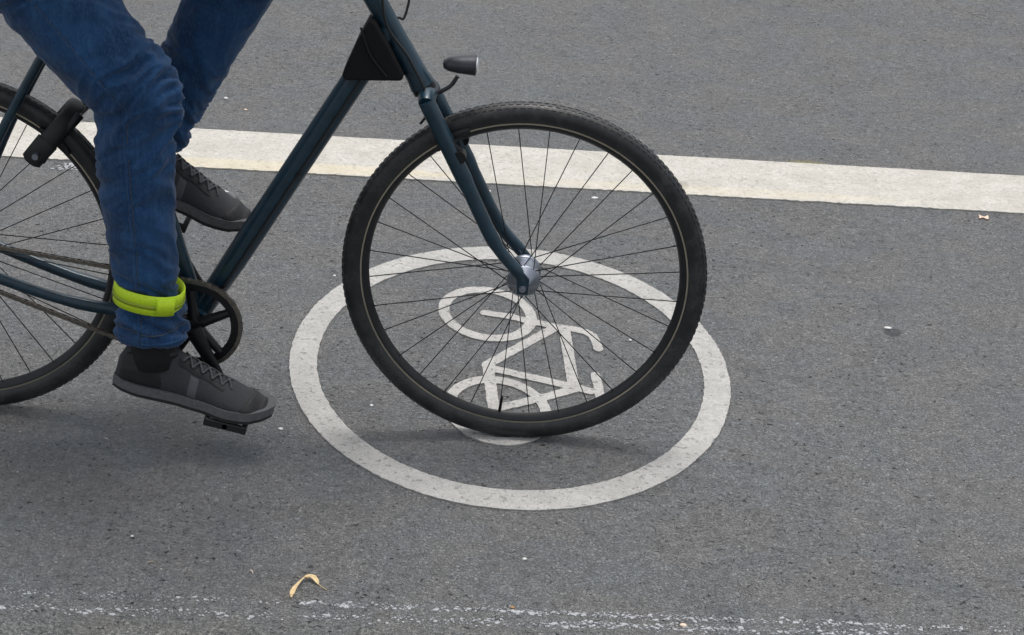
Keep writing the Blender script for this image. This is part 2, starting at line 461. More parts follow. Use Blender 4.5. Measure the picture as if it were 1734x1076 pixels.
# cream lane line: far and near edges as they run on this road
def lane_line():
    xs = np.arange(-12, 12.001, 0.006)
    mask = (xs > -2.2) & (xs < 2.2)
    xs = np.concatenate([np.arange(-12, -2.2, 0.2), xs[mask], np.arange(2.2, 12, 0.2)])
    V = []; F = []
    for x in xs:
        ya = 5.2843 - 0.0135 * x; yb = 5.0203 - 0.0080 * x
        ja = 0.0022 * mnoise.noise((x * 60, 1, 0)) + 0.002 * mnoise.noise((x * 9, 4, 0))
        jb = 0.0048 * mnoise.noise((x * 75, 7, 0)) + 0.003 * mnoise.noise((x * 17, 9, 0))
        V += [(x, ya + ja, 0.0035), (x, yb + jb, 0.0035), (x, ya + ja, 0.0002), (x, yb + jb, 0.0002)]
    for i in range(len(xs) - 1):
        a = 4 * i; b = a + 4
        F += [(a + 1, b + 1, b, a), (a, b, b + 2, a + 2), (b + 1, a + 1, a + 3, b + 3)]
    me = bpy.data.meshes.new('lane_line'); me.from_pydata(V, [], F); me.update()
    o = link('lane_line', me, None, MAT['line'])
    tag(o, 'wide cream painted stripe running across the road behind the bicycle', 'lane line')
lane_line()

# the ring and the bicycle pictogram
marking = empty('cycle_lane_marking', (-0.118, 4.029, 0))
tag(marking, 'worn white painted ring with a small bicycle pictogram inside, lying under the front wheel', 'road marking')
Minv = Matrix.Translation((0.118, -4.029, 0))
def place_local(me): me.transform(Minv); return me

def ellipse_f(X, Y, c, S):
    Si = np.linalg.inv(np.array(S)); dx = X - c[0]; dy = Y - c[1]
    q = np.sqrt(np.maximum(Si[0, 0] * dx * dx + 2 * Si[0, 1] * dx * dy + Si[1, 1] * dy * dy, 1e-9))
    gx = (Si[0, 0] * dx + Si[0, 1] * dy) / q; gy_ = (Si[0, 1] * dx + Si[1, 1] * dy) / q
    return (q - 1) / np.sqrt(gx * gx + gy_ * gy_ + 1e-12)

def ring_field(X, Y):
    o_ = ellipse_f(X, Y, (-0.1181, 4.0290), [[0.21216, -0.01967], [-0.01967, 0.36004]])
    i_ = ellipse_f(X, Y, (-0.1165, 4.0292), [[0.16367, -0.01535], [-0.01535, 0.27996]])
    F = np.maximum(o_, -i_)
    nz = np.zeros(X.shape); near = np.abs(F) < 0.012
    a = X[near]; b = Y[near]
    nz[near] = 0.0019 * vnoise(a, b, 110, 1.3) + 0.0010 * vnoise(a, b, 28, 4.1)
    return F + nz
me = marching(ring_field, -0.62, 0.38, 3.38, 4.68, 0.004, 0.003, 'ring')
link('ring', place_local(me), marking, MAT['ring'])

K = 1.27   # the marking is drawn longer across the lane than along it
def seg(X, Y, pts, w, taper=None):
    best = np.full(X.shape, 9.0)
    for i in range(len(pts) - 1):
        ax, ay = pts[i][0], pts[i][1] / K; bx, by = pts[i + 1][0], pts[i + 1][1] / K
        px = X - ax; py = Y / K - ay; dx, dy = bx - ax, by - ay
        t = np.clip((px * dx + py * dy) / (dx * dx + dy * dy), 0, 1)
        best = np.minimum(best, np.hypot(px - t * dx, py - t * dy) - w)
    return best
def wheel_mark(X, Y, c, S, k):
    a = ellipse_f(X, Y, c, S); S2 = (np.array(S) * k * k).tolist()
    return np.maximum(a, -ellipse_f(X, Y, c, S2))
def picto(X, Y):
    f = wheel_mark(X, Y, (-0.1771, 4.2631), [[0.01193, -0.00273], [-0.00273, 0.01885]], 0.775)
    f = np.minimum(f, wheel_mark(X, Y, (-0.1310, 3.8174), [[0.01214, -0.00270], [-0.00270, 0.0211]], 0.79))
    w = 0.0112
    f = np.minimum(f, seg(X, Y, [(-0.1827, 4.2666), (-0.1281, 4.2537), (-0.0811, 4.2347), (-0.0231, 4.2154), (0.0153, 4.2071), (0.0402, 4.1971), (0.0537, 4.1813), (0.0616, 4.1564), (0.0677, 4.1180)], 0.0100))
    f = np.minimum(f, seg(X, Y, [(-0.0267, 4.2106), (-0.1633, 4.0152)], 0.0122))
    f = np.minimum(f, seg(X, Y, [(-0.1622, 4.0134), (-0.154, 3.9482), (-0.147, 3.8862), (-0.1383, 3.8184)], 0.0120))
    f = np.minimum(f, seg(X, Y, [(-0.1487, 3.997), (-0.0633, 3.9655), (0.0209, 3.9337), (0.0536, 3.9195)], 0.0108))
    f = np.minimum(f, seg(X, Y, [(-0.0068, 4.2087), (0.0191, 3.9334)], 0.0122))
    f = np.minimum(f, seg(X, Y, [(0.0265, 3.9288), (-0.0387, 3.8821), (-0.1219, 3.8294)], 0.0112))
    f = np.minimum(f, seg(X, Y, [(0.0628, 3.9944), (0.0696, 3.9434), (0.0756, 3.8742), (0.0775, 3.855)], 0.0098))
    near = np.abs(f) < 0.008; nz = np.zeros(X.shape); a = X[near]; b = Y[near]
    nz[near] = 0.0013 * vnoise(a, b, 130, 2.3) + 0.0006 * vnoise(a, b, 45, 6.1)
    return f + nz
me = marching(picto, -0.32, 0.12, 3.62, 4.45, 0.0028, 0.003, 'bicycle_pictogram')
link('bicycle_pictogram', place_local(me), marking, MAT['symbol'])

# flaked remains of an old double line along the bottom
def fleck_poly(mb, x, y, s, z, stretch=1.0):
    n = random.randint(5, 8); a0 = random.random() * 6; pts = []
    for k in range(n):
        a = a0 + 2 * math.pi * k / n; r_ = s * random.uniform(0.45, 1.15)
        pts.append((x + r_ * math.cos(a) * stretch, y + r_ * math.sin(a), z + random.uniform(0, 0.0012)))
    c = (x, y, z + 0.0012)
    low = [(p[0] + (p[0] - x) * 0.15, p[1] + (p[1] - y) * 0.15, 0.0001) for p in pts]
    b = [c] + pts + low
    fs = [(0, 1 + k, 1 + (k + 1) % n) for k in range(n)] + [(1 + k, 1 + n + k, 1 + n + (k + 1) % n, 1 + (k + 1) % n) for k in range(n)]
    mb.add(b, fs)
def old_line():
    for (f, width, dens, nm, lab) in (
        (lambda x: 3.0958 + 0.0335 * x, 0.012, 1.0, 'worn_line', 'flaked remains of an old white line, the farther one of two along the bottom edge'),
        (lambda x: 3.0630 + 0.0480 * x - 0.004 * x * x, 0.015, 1.1, 'worn_line', 'flaked remains of an old white line, the nearer one of two along the bottom edge')):
        mb = MB(); x = -2.2
        while x < 2.2:
            x += random.uniform(0.0003, 0.0015) / dens / (0.30 + 0.75 * math.exp(-((x + 0.02) / 0.42) ** 2) + 0.25 * math.exp(-((x - 0.6) / 0.25) ** 2))
            d = mnoise.noise((x * 7, width * 900, 0)) + 0.7 * mnoise.noise((x * 30, 3, width * 500))
            if d < random.uniform(-0.75, 0.45): continue
            y = f(x) + random.gauss(0, width * 0.42)
            s = min(0.0010 + random.expovariate(1 / 0.0008), 0.0048)
            fleck_poly(mb, x, y, s, 0.0008, random.uniform(0.9, 1.6))
        o = mb.build(nm, MAT['fleck'], smooth=False)
        tag(o, lab, 'worn line', 'flaked double line')
old_line()

# ------------------------------------------------------------------ bicycle
BX, BY = -0.088, 3.718
bike = empty('bicycle', (BX, BY, 0))
tag(bike, 'dark petrol blue bicycle with black wheels ridden to the right over the painted ring', 'bicycle')
FH = Vector((0, 0, 0.346)); RH = Vector((-1.085, 0, 0.346)); BB = Vector((-0.622, 0, 0.228))
RO = 0.346

def spoke_mesh(k, n=32):
    side = 1 if k % 2 else -1
    a = 2 * math.pi * k / n; tang = 0.62 if (k // 2) % 2 else -0.62
    h0 = (0.027 * math.cos(a + tang), side * 0.027, 0.027 * math.sin(a + tang))
    h1 = (0.296 * math.cos(a), side * 0.004, 0.296 * math.sin(a))
    return MB().tube([h0, h1], 0.0010, 6)

def make_wheel(parent, loc, rearw=False):
    w = empty('wheel', loc); w.parent = parent
    # tyre: round section with a tread shoulder
    prof = []
    for k in range(20):
        a = 2 * math.pi * k / 20; r_ = 0.0205
        rad = RO - 0.0205 + r_ * math.cos(a); y = 0.0205 * math.sin(a)
        prof.append((rad, y))
    MB().lathe_y(prof, n=128).build('tyre', MAT['tyre'], w, auto=False)
    tr = MB()
    for k in range(150):     # tread blocks
        a = 2 * math.pi * k / 150
        for sgn in (-1, 1):
            for (th, d) in ((0.28, 0.004), (0.68, 0.0045)):
                rr = RO - 0.0205 + 0.0201 * math.cos(th); y = sgn * 0.0201 * math.sin(th)
                aa = a + (0.02 if sgn > 0 else 0) + (0.02 if th > 0.5 else 0)
                rot = Matrix.Rotation(-aa, 3, 'Y') @ Matrix.Rotation(sgn * th, 3, 'Z')
                tr.box((rr * math.cos(aa), y, rr * math.sin(aa)), (0.0022, d, 0.0085), rot)
    tr.build('tread', MAT['tyre'], w, smooth=False)
    MB().lathe_y([(0.318, -0.0115), (0.318, 0.0115), (0.311, 0.0128), (0.3045, 0.0122), (0.297, 0.006), (0.294, 0.0), (0.297, -0.006), (0.3045, -0.0122), (0.311, -0.0128)], n=128).build('rim', MAT['rim'], w)
    for sgn in (-1, 1):
        MB().lathe_y([(0.3185, sgn * 0.0120), (0.3185, sgn * 0.0133), (0.3075, sgn * 0.0135), (0.3075, sgn * 0.0120)], n=128).build('brake_track', MAT['brake_track'], w)
    hb = MB()
    if not rearw:
        hb.lathe_y([(0.006, -0.052), (0.012, -0.048), (0.016, -0.040), (0.030, -0.030), (0.032, -0.024), (0.031, -0.018), (0.0285, -0.016), (0.0285, 0.016), (0.031, 0.018), (0.032, 0.024), (0.030, 0.030), (0.016, 0.040), (0.012, 0.048), (0.006, 0.052)], n=40)
    else:
        hb.lathe_y([(0.006, -0.066), (0.012, -0.062), (0.014, -0.034), (0.031, -0.030), (0.031, -0.026), (0.018, -0.022), (0.018, 0.022), (0.031, 0.026), (0.031, 0.030), (0.012, 0.040), (0.006, 0.066)], n=40)
    hb.build('hub', MAT['alu'], w)
    sp = []
    for k in range(32): sp.append(spoke_mesh(k).build('spoke', MAT['spoke'], w, auto=False))
    v = MB().tube([(0, 0, -0.296), (0, 0, -0.262)], [0.003, 0.0025], 8); v.build('valve', MAT['blackmetal'], w)
    return w
wf = make_wheel(bike, FH); wr = make_wheel(bike, RH, True)
wf.rotation_euler = (0, R(7), 0); wr.rotation_euler = (0, R(31), 0)

# frame
HT, HB_ = Vector((-0.316, 0, 0.922)), Vector((-0.200, 0, 0.715))
SC = Vector((-0.806, 0, 0.905))
DTt = Vector((-0.262, 0, 0.822))
fr = MB()
fr.tube([HT, HT.lerp(HB_, .08), HT.lerp(HB_, .5), HT.lerp(HB_, .92), HB_], [0.023, 0.020, 0.019, 0.021, 0.024], 20)
fr.tube([DTt, DTt.lerp(BB, .15), DTt.lerp(BB, .8), BB], [0.021, 0.0235, 0.0235, 0.020], 20)
fr.tube([HT.lerp(HB_, .14), SC], [0.0175, 0.0150], 20)
fr.tube([BB, SC + (SC - BB).normalized() * 0.03], [0.0165, 0.0165], 20)
fr.tube([BB + Vector((0, -0.037, 0)), BB + Vector((0, 0.037, 0))], 0.022, 20)
for s in (-1, 1):
    fr.tube(catmull([BB + Vector((-0.01, s * 0.018, 0)), BB + Vector((-0.10, s * 0.036, 0.012)), BB + Vector((-0.25, s * 0.052, 0.04)), RH + Vector((0.012, s * 0.064, -0.006))]), [0.0125] * 12 + [0.011] * 7, 14)
    fr.tube(catmull([SC + Vector((-0.004, s * 0.016, -0.02)), SC + Vector((-0.06, s * 0.034, -0.12)), SC + Vector((-0.17, s * 0.052, -0.32)), RH + Vector((0.006, s * 0.064, 0.010))]), [0.0088] * 19, 12)
    fr.prism_y([(RH.x + 0.035, RH.z - 0.012), (RH.x + 0.012, RH.z - 0.022), (RH.x - 0.016, RH.z - 0.008), (RH.x - 0.008, RH.z + 0.028), (RH.x + 0.012, RH.z + 0.032)], s * 0.064 - 0.003, s * 0.064 + 0.003)
fr.build('frame', MAT['frame'], bike)
# fork
fk = MB()
ax = (HB_ - HT).normalized()
crown = HB_ + ax * 0.022
fk.tube([crown + Vector((0, -0.046, 0.0)), crown + Vector((0, -0.03, 0.006)), crown + Vector((0, 0.03, 0.006)), crown + Vector((0, 0.046, 0))], [0.014, 0.017, 0.017, 0.014], 14)
fk.tube([HB_, crown], 0.019, 16)
for s in (-1, 1):
    fk.tube(catmull([crown + Vector((0, s * 0.043, 0.004)), crown + Vector((0.072, s * 0.047, -0.140)), crown + Vector((0.132, s * 0.050, -0.262)), Vector((-0.010, s * 0.053, 0.374)), Vector((0.002, s * 0.054, 0.342))]), [0.0155] * 7 + [0.0135] * 6 + [0.0115] * 6 + [0.0095] * 6, 14)
    fk.prism_y([(-0.012, 0.362), (-0.010, 0.332), (0.010, 0.332), (0.012, 0.362), (0, 0.376)], s * 0.055 - 0.003, s * 0.055 + 0.003)
fk.build('fork', MAT['frame'], bike)
for s in (-1, 1):
    b = MB().tube([(0, s * 0.052, 0.346), (0, s * 0.066, 0.346)], [0.008, 0.0065], 12); b.tube([(0, s * 0.066, 0.346), (0.0, s * 0.070, 0.346)], 0.0045, 10)
    b.build('axle_nut', MAT['alu'], bike)
# headset, stem, handlebar
hd = MB()
hd.tube([HB_ + ax * -0.002, HB_ + ax * 0.012], 0.0225, 20)
hd.build('headset', MAT['blackmetal'], bike)
MB().tube([HT - ax * 0.014, HT + ax * 0.002], 0.0235, 20).build('headset', MAT['blackmetal'], bike)
st0 = HT - ax * 0.012; st1 = HT - ax * 0.075; BAR = st1 + Vector((0.085, 0, 0.035))
MB().tube([st0, st1], 0.015, 16).tube([st1 + ax * 0.01, BAR], 0.0155, 16).build('stem', MAT['blackmetal'], bike)
hbp = [BAR + Vector((-0.07, -0.31, 0.035)), BAR + Vector((-0.035, -0.19, 0.035)), BAR + Vector((-0.005, -0.08, 0.012)), BAR, BAR + Vector((-0.005, 0.08, 0.012)), BAR + Vector((-0.035, 0.19, 0.035)), BAR + Vector((-0.07, 0.31, 0.035))]
hbar = MB().tube(catmull(hbp), 0.0115, 14).build('handlebar', MAT['blackmetal'], bike)
GR = {}
for s in (-1, 1):
    a = BAR + Vector((-0.035, s * 0.19, 0.035)); b = BAR + Vector((-0.07, s * 0.31, 0.035)); GR[s] = (a, b)
    MB().tube([a, a.lerp(b, .1), a.lerp(b, .9), b], [0.017, 0.0165, 0.0165, 0.018], 16).build('grip', MAT['blackplastic'], hbar)
    MB().tube(catmull([a + Vector((0.01, -s * 0.03, -0.004)), a + Vector((0.045, -s * 0.01, -0.012)), a + Vector((0.035, s * 0.07, -0.018))]), 0.006, 10).build('brake_lever', MAT['blackmetal'], hbar)
# saddle and post
sdir = (SC - BB).normalized()
sp1 = SC + sdir * 0.045
MB().tube([SC, sp1], 0.0135, 16).build('seatpost', MAT['blackmetal'], bike)
sd_ = MB(); secs = []
for k in range(13):
    t = k / 12; x = sp1.x + 0.115 - 0.27 * t - 0.02
    w_ = 0.017 + 0.062 * (0 if t < 0.35 else ((t - 0.35) / 0.65) ** 1.1) ; h_ = 0.020 + 0.018 * t
    if k in (0, 12): w_ *= 0.5; h_ *= 0.5
    secs.append((x, w_, h_, sp1.z + 0.03 + 0.012 * (2 * t - 1) ** 2))
vs = []; fs = []
for (x, w_, h_, z) in secs:
    for q in range(16):
        a = 2 * math.pi * q / 16; vs.append((x, w_ * math.cos(a), z + h_ * math.sin(a) * (1 if math.sin(a) < 0 else 0.6)))
for i in range(12):
    for q in range(16): fs.append((i * 16 + q, i * 16 + (q + 1) % 16, (i + 1) * 16 + (q + 1) % 16, (i + 1) * 16 + q))
fs += [tuple(range(15, -1, -1)), tuple(12 * 16 + q for q in range(16))]
sd_.add(vs, fs).build('saddle', MAT['blackplastic'], bike)

# crankset, pedals, chain
cr = MB(); CY = -0.048
teeth = []
for k in range(176):
    a = 2 * math.pi * k / 176; r_ = 0.0885 + (0.0035 if k % 4 in (0, 1) else -0.001); teeth.append((r_, a))
vs = [(BB.x + r_ * math.cos(a), CY - 0.0015, BB.z + r_ * math.sin(a)) for r_, a in teeth] + [(BB.x + 0.070 * math.cos(a), CY - 0.0015, BB.z + 0.070 * math.sin(a)) for _, a in teeth]
n_ = len(teeth); vs2 = [(x, y + 0.003, z) for x, y, z in vs]
fs = [(i, (i + 1) % n_, n_ + (i + 1) % n_, n_ + i) for i in range(n_)]
fs += [(2 * n_ + f[3], 2 * n_ + f[2], 2 * n_ + f[1], 2 * n_ + f[0]) for f in fs]
fs += [(i, 2 * n_ + i, 2 * n_ + (i + 1) % n_, (i + 1) % n_) for i in range(n_)] + [(n_ + i, n_ + (i + 1) % n_, 3 * n_ + (i + 1) % n_, 3 * n_ + i) for i in range(n_)]
cr.add(vs + vs2, fs)
for k in range(5):
    a = 2 * math.pi * k / 5 + 0.4
    cr.tube([BB + Vector((0, CY, 0)), BB + Vector((0.073 * math.cos(a), CY, 0.073 * math.sin(a)))], [0.012, 0.008], 10)
cr.tube([BB + Vector((0, -0.062, 0)), BB + Vector((0, 0.058, 0))], 0.014, 16)
cranks = cr.build('chainring', MAT['blackmetal'], bike)
for k in range(5):
    a = 2 * math.pi * k / 5 + 0.4
    MB().tube([BB + Vector((0.0675 * math.cos(a), CY - 0.006, 0.0675 * math.sin(a))), BB + Vector((0.0675 * math.cos(a), CY + 0.004, 0.0675 * math.sin(a)))], 0.0048, 10).build('chainring_bolt', MAT['alu'], cranks)
TH = R(-64)
PED = {}
for s, th in ((-1, TH), (1, TH + math.pi)):
    d = Vector((math.cos(th), 0, math.sin(th))); y = s * 0.068
    e = BB + d * 0.17 + Vector((0, y, 0)); PED[s] = e + Vector((0, s * 0.055, 0))
    MB().tube([BB + Vector((0, y, 0)), BB + Vector((0, y, 0)) + d * 0.05, BB + d * 0.13 + Vector((0, y, 0)), e + d * 0.012], [0.016, 0.012, 0.010, 0.012], 14, squash=(0.62, 1.1)).build('crank_arm', MAT['blackmetal'], bike)
    pm = MB().tube([e, PED[s] + Vector((0, s * 0.045, 0))], 0.007, 12)
    tilt = Matrix.Rotation(R(12 if s < 0 else 20), 3, 'Y')
    for dx in (-0.036, 0.036): pm.box(PED[s] + tilt @ Vector((dx, 0, 0)), (0.010, 0.088, 0.017), tilt)
    for dy in (-0.04, 0.04): pm.box(PED[s] + tilt @ Vector((0, dy, 0)), (0.076, 0.010, 0.015), tilt)
    pm.build('pedal', MAT['blackplastic'], bike, smooth=False, bevel=0.002)
# sprockets
ck = MB()
for k, r_ in enumerate((0.044, 0.040, 0.036, 0.032, 0.028, 0.024)):
    y = -0.036 - 0.0045 * k; ck.lathe_y([(r_, y), (r_, y - 0.002), (0.015, y - 0.002), (0.015, y)], RH, 40)
ck.build('sprockets', MAT['chain'], bike, smooth=False)
def chain():
    mb = MB(); r1, r2 = 0.0885, 0.034; c1 = Vector((BB.x, 0, BB.z)); c2 = Vector((RH.x, 0, RH.z)); y = CY
    d = c2 - c1; L = d.length; base = math.atan2(d.z, d.x); off = math.acos((r1 - r2) / L)
    pts = []
    a_top, a_bot = base - off, base + off
    def arc(c, r_, a0, a1, n):
        return [c + Vector((math.cos(a0 + (a1 - a0) * i / n) * r_, 0, math.sin(a0 + (a1 - a0) * i / n) * r_)) for i in range(n + 1)]
    # front ring: from bottom tangent round the front to the top tangent
    pts += arc(c1, r1, a_bot - 2 * math.pi, a_top, 40)
    pts += arc(c2, r2, a_top, a_bot, 24)
    pts.append(pts[0])
    seglen = [0]
    for i in range(1, len(pts)): seglen.append(seglen[-1] + (pts[i] - pts[i - 1]).length)
    N = 2 * round(seglen[-1] / 0.0254)
    P_ = []
    j = 0
    for i in range(N):
        s_ = seglen[-1] * i / N
        while seglen[j + 1] < s_: j += 1
        t = (s_ - seglen[j]) / max(seglen[j + 1] - seglen[j], 1e-9); P_.append(pts[j].lerp(pts[j + 1], t))
    for i in range(N):
        a, b = P_[i], P_[(i + 1) % N]; mid = (a + b) / 2; dr = b - a; ang = math.atan2(dr.z, dr.x)
        rot = Matrix.Rotation(-ang, 3, 'Y'); wy = 0.0034 if i % 2 else 0.0021
        for s in (-1, 1): mb.box((mid.x, y + s * wy, mid.z), (0.0175, 0.0011, 0.0078), rot)
        mb.tube([(a.x, y - 0.0042, a.z), (a.x, y + 0.0042, a.z)], 0.0026, 8)
    mb.build('chain', MAT['chain'], bike, smooth=False)
chain()
# bottle on the down tube? none seen. Rim brakes.
def brake(c, along, name='brake'):
    """pair of arms with pads either side of the rim; along = direction of rim there"""
    par = None
    mb = MB(); al = Vector(along).normalized(); pads = []
    upv = Vector((al.z, 0, -al.x)); upv = upv if upv.z > 0 else -upv
    for s in (-1, 1):
        base = Vector(c) + Vector((0, s * 0.043, 0)) - upv * 0.030
        mb.tube(catmull([base, base + upv * 0.035 + Vector((0, s * 0.006, 0)), base + upv * 0.085 + Vector((0, -s * 0.004, 0)), base + upv * 0.105 + Vector((0, -s * 0.014, 0))]), [0.010] * 4 + [0.008] * 15, 12, squash=(0.8, 1.1))
        mb.tube([base - Vector((0, s * 0.008, 0)), base + Vector((0, s * 0.016, 0))], 0.012, 14)
        mb.tube([Vector(c) + Vector((0, s * 0.022, 0)), Vector(c) + Vector((0, s * 0.050, 0))], 0.006, 10)
        pads.append([Vector(c) + Vector((0, s * 0.019, 0)) + al * t - upv * (0.004 * (t / 0.03) ** 2) for t in (-0.036, -0.018, 0, 0.018, 0.036)])
    top = Vector(c) + upv * 0.070
    mb.tube([top + Vector((0, -0.036, 0)), top + Vector((0, 0.036, 0))], 0.0035, 8)
    o = mb.build(name, MAT['blackmetal'], bike)
    for p in pads: MB().tube(p, [0.004, 0.0065, 0.0068, 0.0065, 0.004], 10, squash=(0.8, 1.2)).build('brake_pad', MAT['blackplastic'], o)
    return o
ang = math.atan2(0.574 - 0.346, -0.165)
brake((0.312 * math.cos(ang - 0.15), 0, 0.346 + 0.312 * math.sin(ang - 0.15)), (math.sin(ang), 0, -math.cos(ang)))
ang2 = R(48)
brake((RH.x + 0.312 * math.cos(ang2), 0, RH.z + 0.312 * math.sin(ang2)), (math.sin(ang2), 0, -math.cos(ang2)))
# dark horseshoe lock on the seat stays round the rear tyre
lk = MB(); lc = Vector((RH.x + 0.262 * 0.9, 0, RH.z + 0.262)); q = []
dirn = Vector((math.cos(R(50)), 0, math.sin(R(50))))
for k in range(15):
    a = math.pi * k / 14; q.append(RH + dirn * (0.305 + 0.078 * math.sin(a)) + Vector((0, -0.055 * math.cos(a), 0)))
lk.tube(q, 0.009, 12, squash=(1.0, 1.9)); lk.tube([q[0] - dirn * 0.045, q[0] - dirn * 0.04, q[0] + dirn * 0.01, q[0] + dirn * 0.014], [0.008, 0.0125, 0.0135, 0.009], 14, squash=(0.75, 1.6))
lk.tube([q[-1] - dirn * 0.04, q[-1] - dirn * 0.035, q[-1] + dirn * 0.01], [0.007, 0.011, 0.010], 14, squash=(0.75, 1.5))
lko = lk.build('wheel_lock', MAT['blackplastic'], bike)
MB().tube([q[0] + Vector((0, -0.008, 0)) - dirn * 0.02, q[0] + Vector((0, -0.022, 0)) - dirn * 0.02], 0.006, 12).build('lock_barrel', MAT['alu'], lko)
# cables
cb = MB()
cb.tube(catmull([BAR + Vector((0.02, -0.15, 0.02)), BAR + Vector((0.0, -0.06, -0.03)), Vector((-0.268, -0.034, 0.85)), Vector((-0.222, -0.034, 0.775)), Vector((-0.185, -0.03, 0.69)), Vector((-0.20, -0.028, 0.65))], 8), 0.0025, 8)
cb.tube(catmull([BAR + Vector((0.02, 0.15, 0.02)), BAR + Vector((0.04, 0.09, -0.03)), Vector((-0.235, 0.032, 0.84)), DTt + Vector((-0.03, 0.026, -0.04)), BB + Vector((0.04, 0.022, 0.06))], 8), 0.0025, 8)
cb.build('cable', MAT['blackplastic'], bike)
gd = (BB - DTt).normalized()
MB().tube([DTt + gd * t + Vector((0.012, -0.0235, 0.004)) for t in (0.04, 0.2, 0.4, 0.6, 0.66)], 0.0022, 8).build('cable', MAT['blackplastic'], bike)
for t in (0.06, 0.34, 0.62): MB().tube([DTt + gd * (t - 0.006) + Vector((0.012, -0.0225, 0.004)), DTt + gd * (t + 0.006) + Vector((0.012, -0.0225, 0.004))], 0.0042, 10).build('cable_guide', MAT['blackmetal'], bike)
# headlight on a bracket at the fork crown
lp = Vector((-0.128, 0, 0.758))
hl = MB()
prof = [(0.0, -0.036), (0.010, -0.034), (0.016, -0.024), (0.020, -0.004), (0.022, 0.016), (0.023, 0.024), (0.020, 0.026)]
vs = []; fs = []
for (r_, t) in prof:
    for k in range(20):
        a = 2 * math.pi * k / 20; vs.append((lp.x + t, lp.y + max(r_, 0.001) * math.cos(a), lp.z + max(r_, 0.001) * math.sin(a) * 0.82))
for i in range(len(prof) - 1):
    for k in range(20): fs.append((i * 20 + k, i * 20 + (k + 1) % 20, (i + 1) * 20 + (k + 1) % 20, (i + 1) * 20 + k))
hl.add(vs, fs)
hl.tube(catmull([crown + Vector((0.018, 0, 0.006)), crown + Vector((0.040, 0, 0.020)), lp + Vector((-0.008, 0, -0.022))]), 0.004, 10)
hlo = hl.build('headlight', MAT['lampgrey'], bike)
MB().ball((lp.x + 0.024, lp.y, lp.z), (0.007, 0.0200, 0.0165), 10).build('lens', MAT['lens'], hlo, auto=False)

# bag in the front corner of the frame
bag = MB(); poly = [(-0.296, 0.842), (-0.318, 0.800), (-0.345, 0.735), (-0.338, 0.727), (-0.236, 0.731), (-0.231, 0.740), (-0.262, 0.800), (-0.286, 0.842)]
bag.prism_y([(x + 0.292, z - 0.785) for x, z in poly], -0.034, 0.034)
bo = bag.build('frame_bag', MAT['bag'], smooth=True, bevel=0.009)
bo.location = (BX - 0.292, BY, 0.785)
tag(bo, 'small black triangular bag strapped where the bicycle frame meets its head tube', 'bag')
MB().tube(catmull([(-0.018, -0.035, 0.045), (0.0, -0.037, -0.005), (0.03, -0.036, -0.045)]), 0.0022, 8).build('zip', MAT['blackmetal'], bo)

# ------------------------------------------------------------------ rider
def W(x, y, z): return (BX + x, BY + y, z)
def WL(L): return [(BX + x, BY + y, z, r_) for x, y, z, r_ in L]
def tilted_foot(ball, pitch): 
    return Matrix.Translation(Vector(ball)) @ Matrix.Rotation(pitch, 4, 'Y')

footN = tilted_foot(W(PED[-1].x - 0.016, PED[-1].y + 0.004, PED[-1].z + 0.014), R(12))
footF = tilted_foot(W(PED[1].x + 0.065, PED[1].y - 0.004, PED[1].z + 0.006), R(20))
ANK = {-1: footN @ Vector((-0.145, 0, 0.088)), 1: footF @ Vector((-0.145, 0, 0.088))}
aN = ANK[-1] - Vector((BX, BY, 0)); aF = ANK[1] - Vector((BX, BY, 0))
kN = Vector((-0.700, -0.115, 0.705)); kF = Vector((-0.520, 0.110, 0.925))
hN = Vector((-0.965, -0.090, 1.035)); hF = Vector((-0.965, 0.090, 1.035))
print('ankles', aN, aF)
# body: one continuous surface
bd = MB()
for a, k, h in ((aN, kN, hN), (aF, kF, hF)):
    c1 = k.lerp(a, 0.28) + Vector((-0.015, 0, 0))
    limb(bd, WL([(*a, 0.035), (*(a.lerp(k, 0.22)), 0.036), (*c1, 0.052), (*k, 0.052), (*(k.lerp(h, .35)), 0.062), (*(k.lerp(h, .75)), 0.076), (*h, 0.085)]))
for foot in (footN, footF):
    f0 = [foot @ Vector(v) for v in ((-0.150, 0, 0.085), (-0.140, 0, 0.050), (-0.08, 0, 0.042), (0.0, 0, 0.026), (0.065, 0, 0.020))]
    bd.tube(catmull(f0, 4), [0.024] * 5 + [0.020] * 4 + [0.018] * 4 + [0.013] * 4, 12)
pel = Vector((-0.95, 0, 1.06)); chest = Vector((-0.68, 0, 1.40)); neck = Vector((-0.60, 0, 1.56)); head = Vector((-0.555, 0, 1.70))
bd.tube([W(*(pel + Vector((-0.01, 0, -0.03)))), W(*pel), W(*pel.lerp(chest, .4)), W(*pel.lerp(chest, .75)), W(*chest), W(*(chest + Vector((0.035, 0, 0.07)))), W(*neck)], [0.08, 0.115, 0.105, 0.118, 0.120, 0.095, 0.052], 24, squash=(1.38, 0.9))
bd.tube([W(*(chest + Vector((0.04, 0, 0.08)))), W(*neck), W(*(head + Vector((-0.01, 0, -0.06))))], [0.06, 0.055, 0.055], 18)
bd.ball(W(*head), (0.094, 0.074, 0.112), 14); bd.ball(W(head.x + 0.030, 0, head.z - 0.062), (0.058, 0.050, 0.050), 10)
bd.tube([W(head.x + 0.085, 0, head.z + 0.010), W(head.x + 0.104, 0, head.z - 0.024), W(head.x + 0.092, 0, head.z - 0.034)], [0.008, 0.014, 0.012], 10)
bd.tube([W(head.x + 0.080, -0.022, head.z - 0.060), W(head.x + 0.090, 0, head.z - 0.058), W(head.x + 0.080, 0.022, head.z - 0.060)], [0.005, 0.009, 0.005], 10)
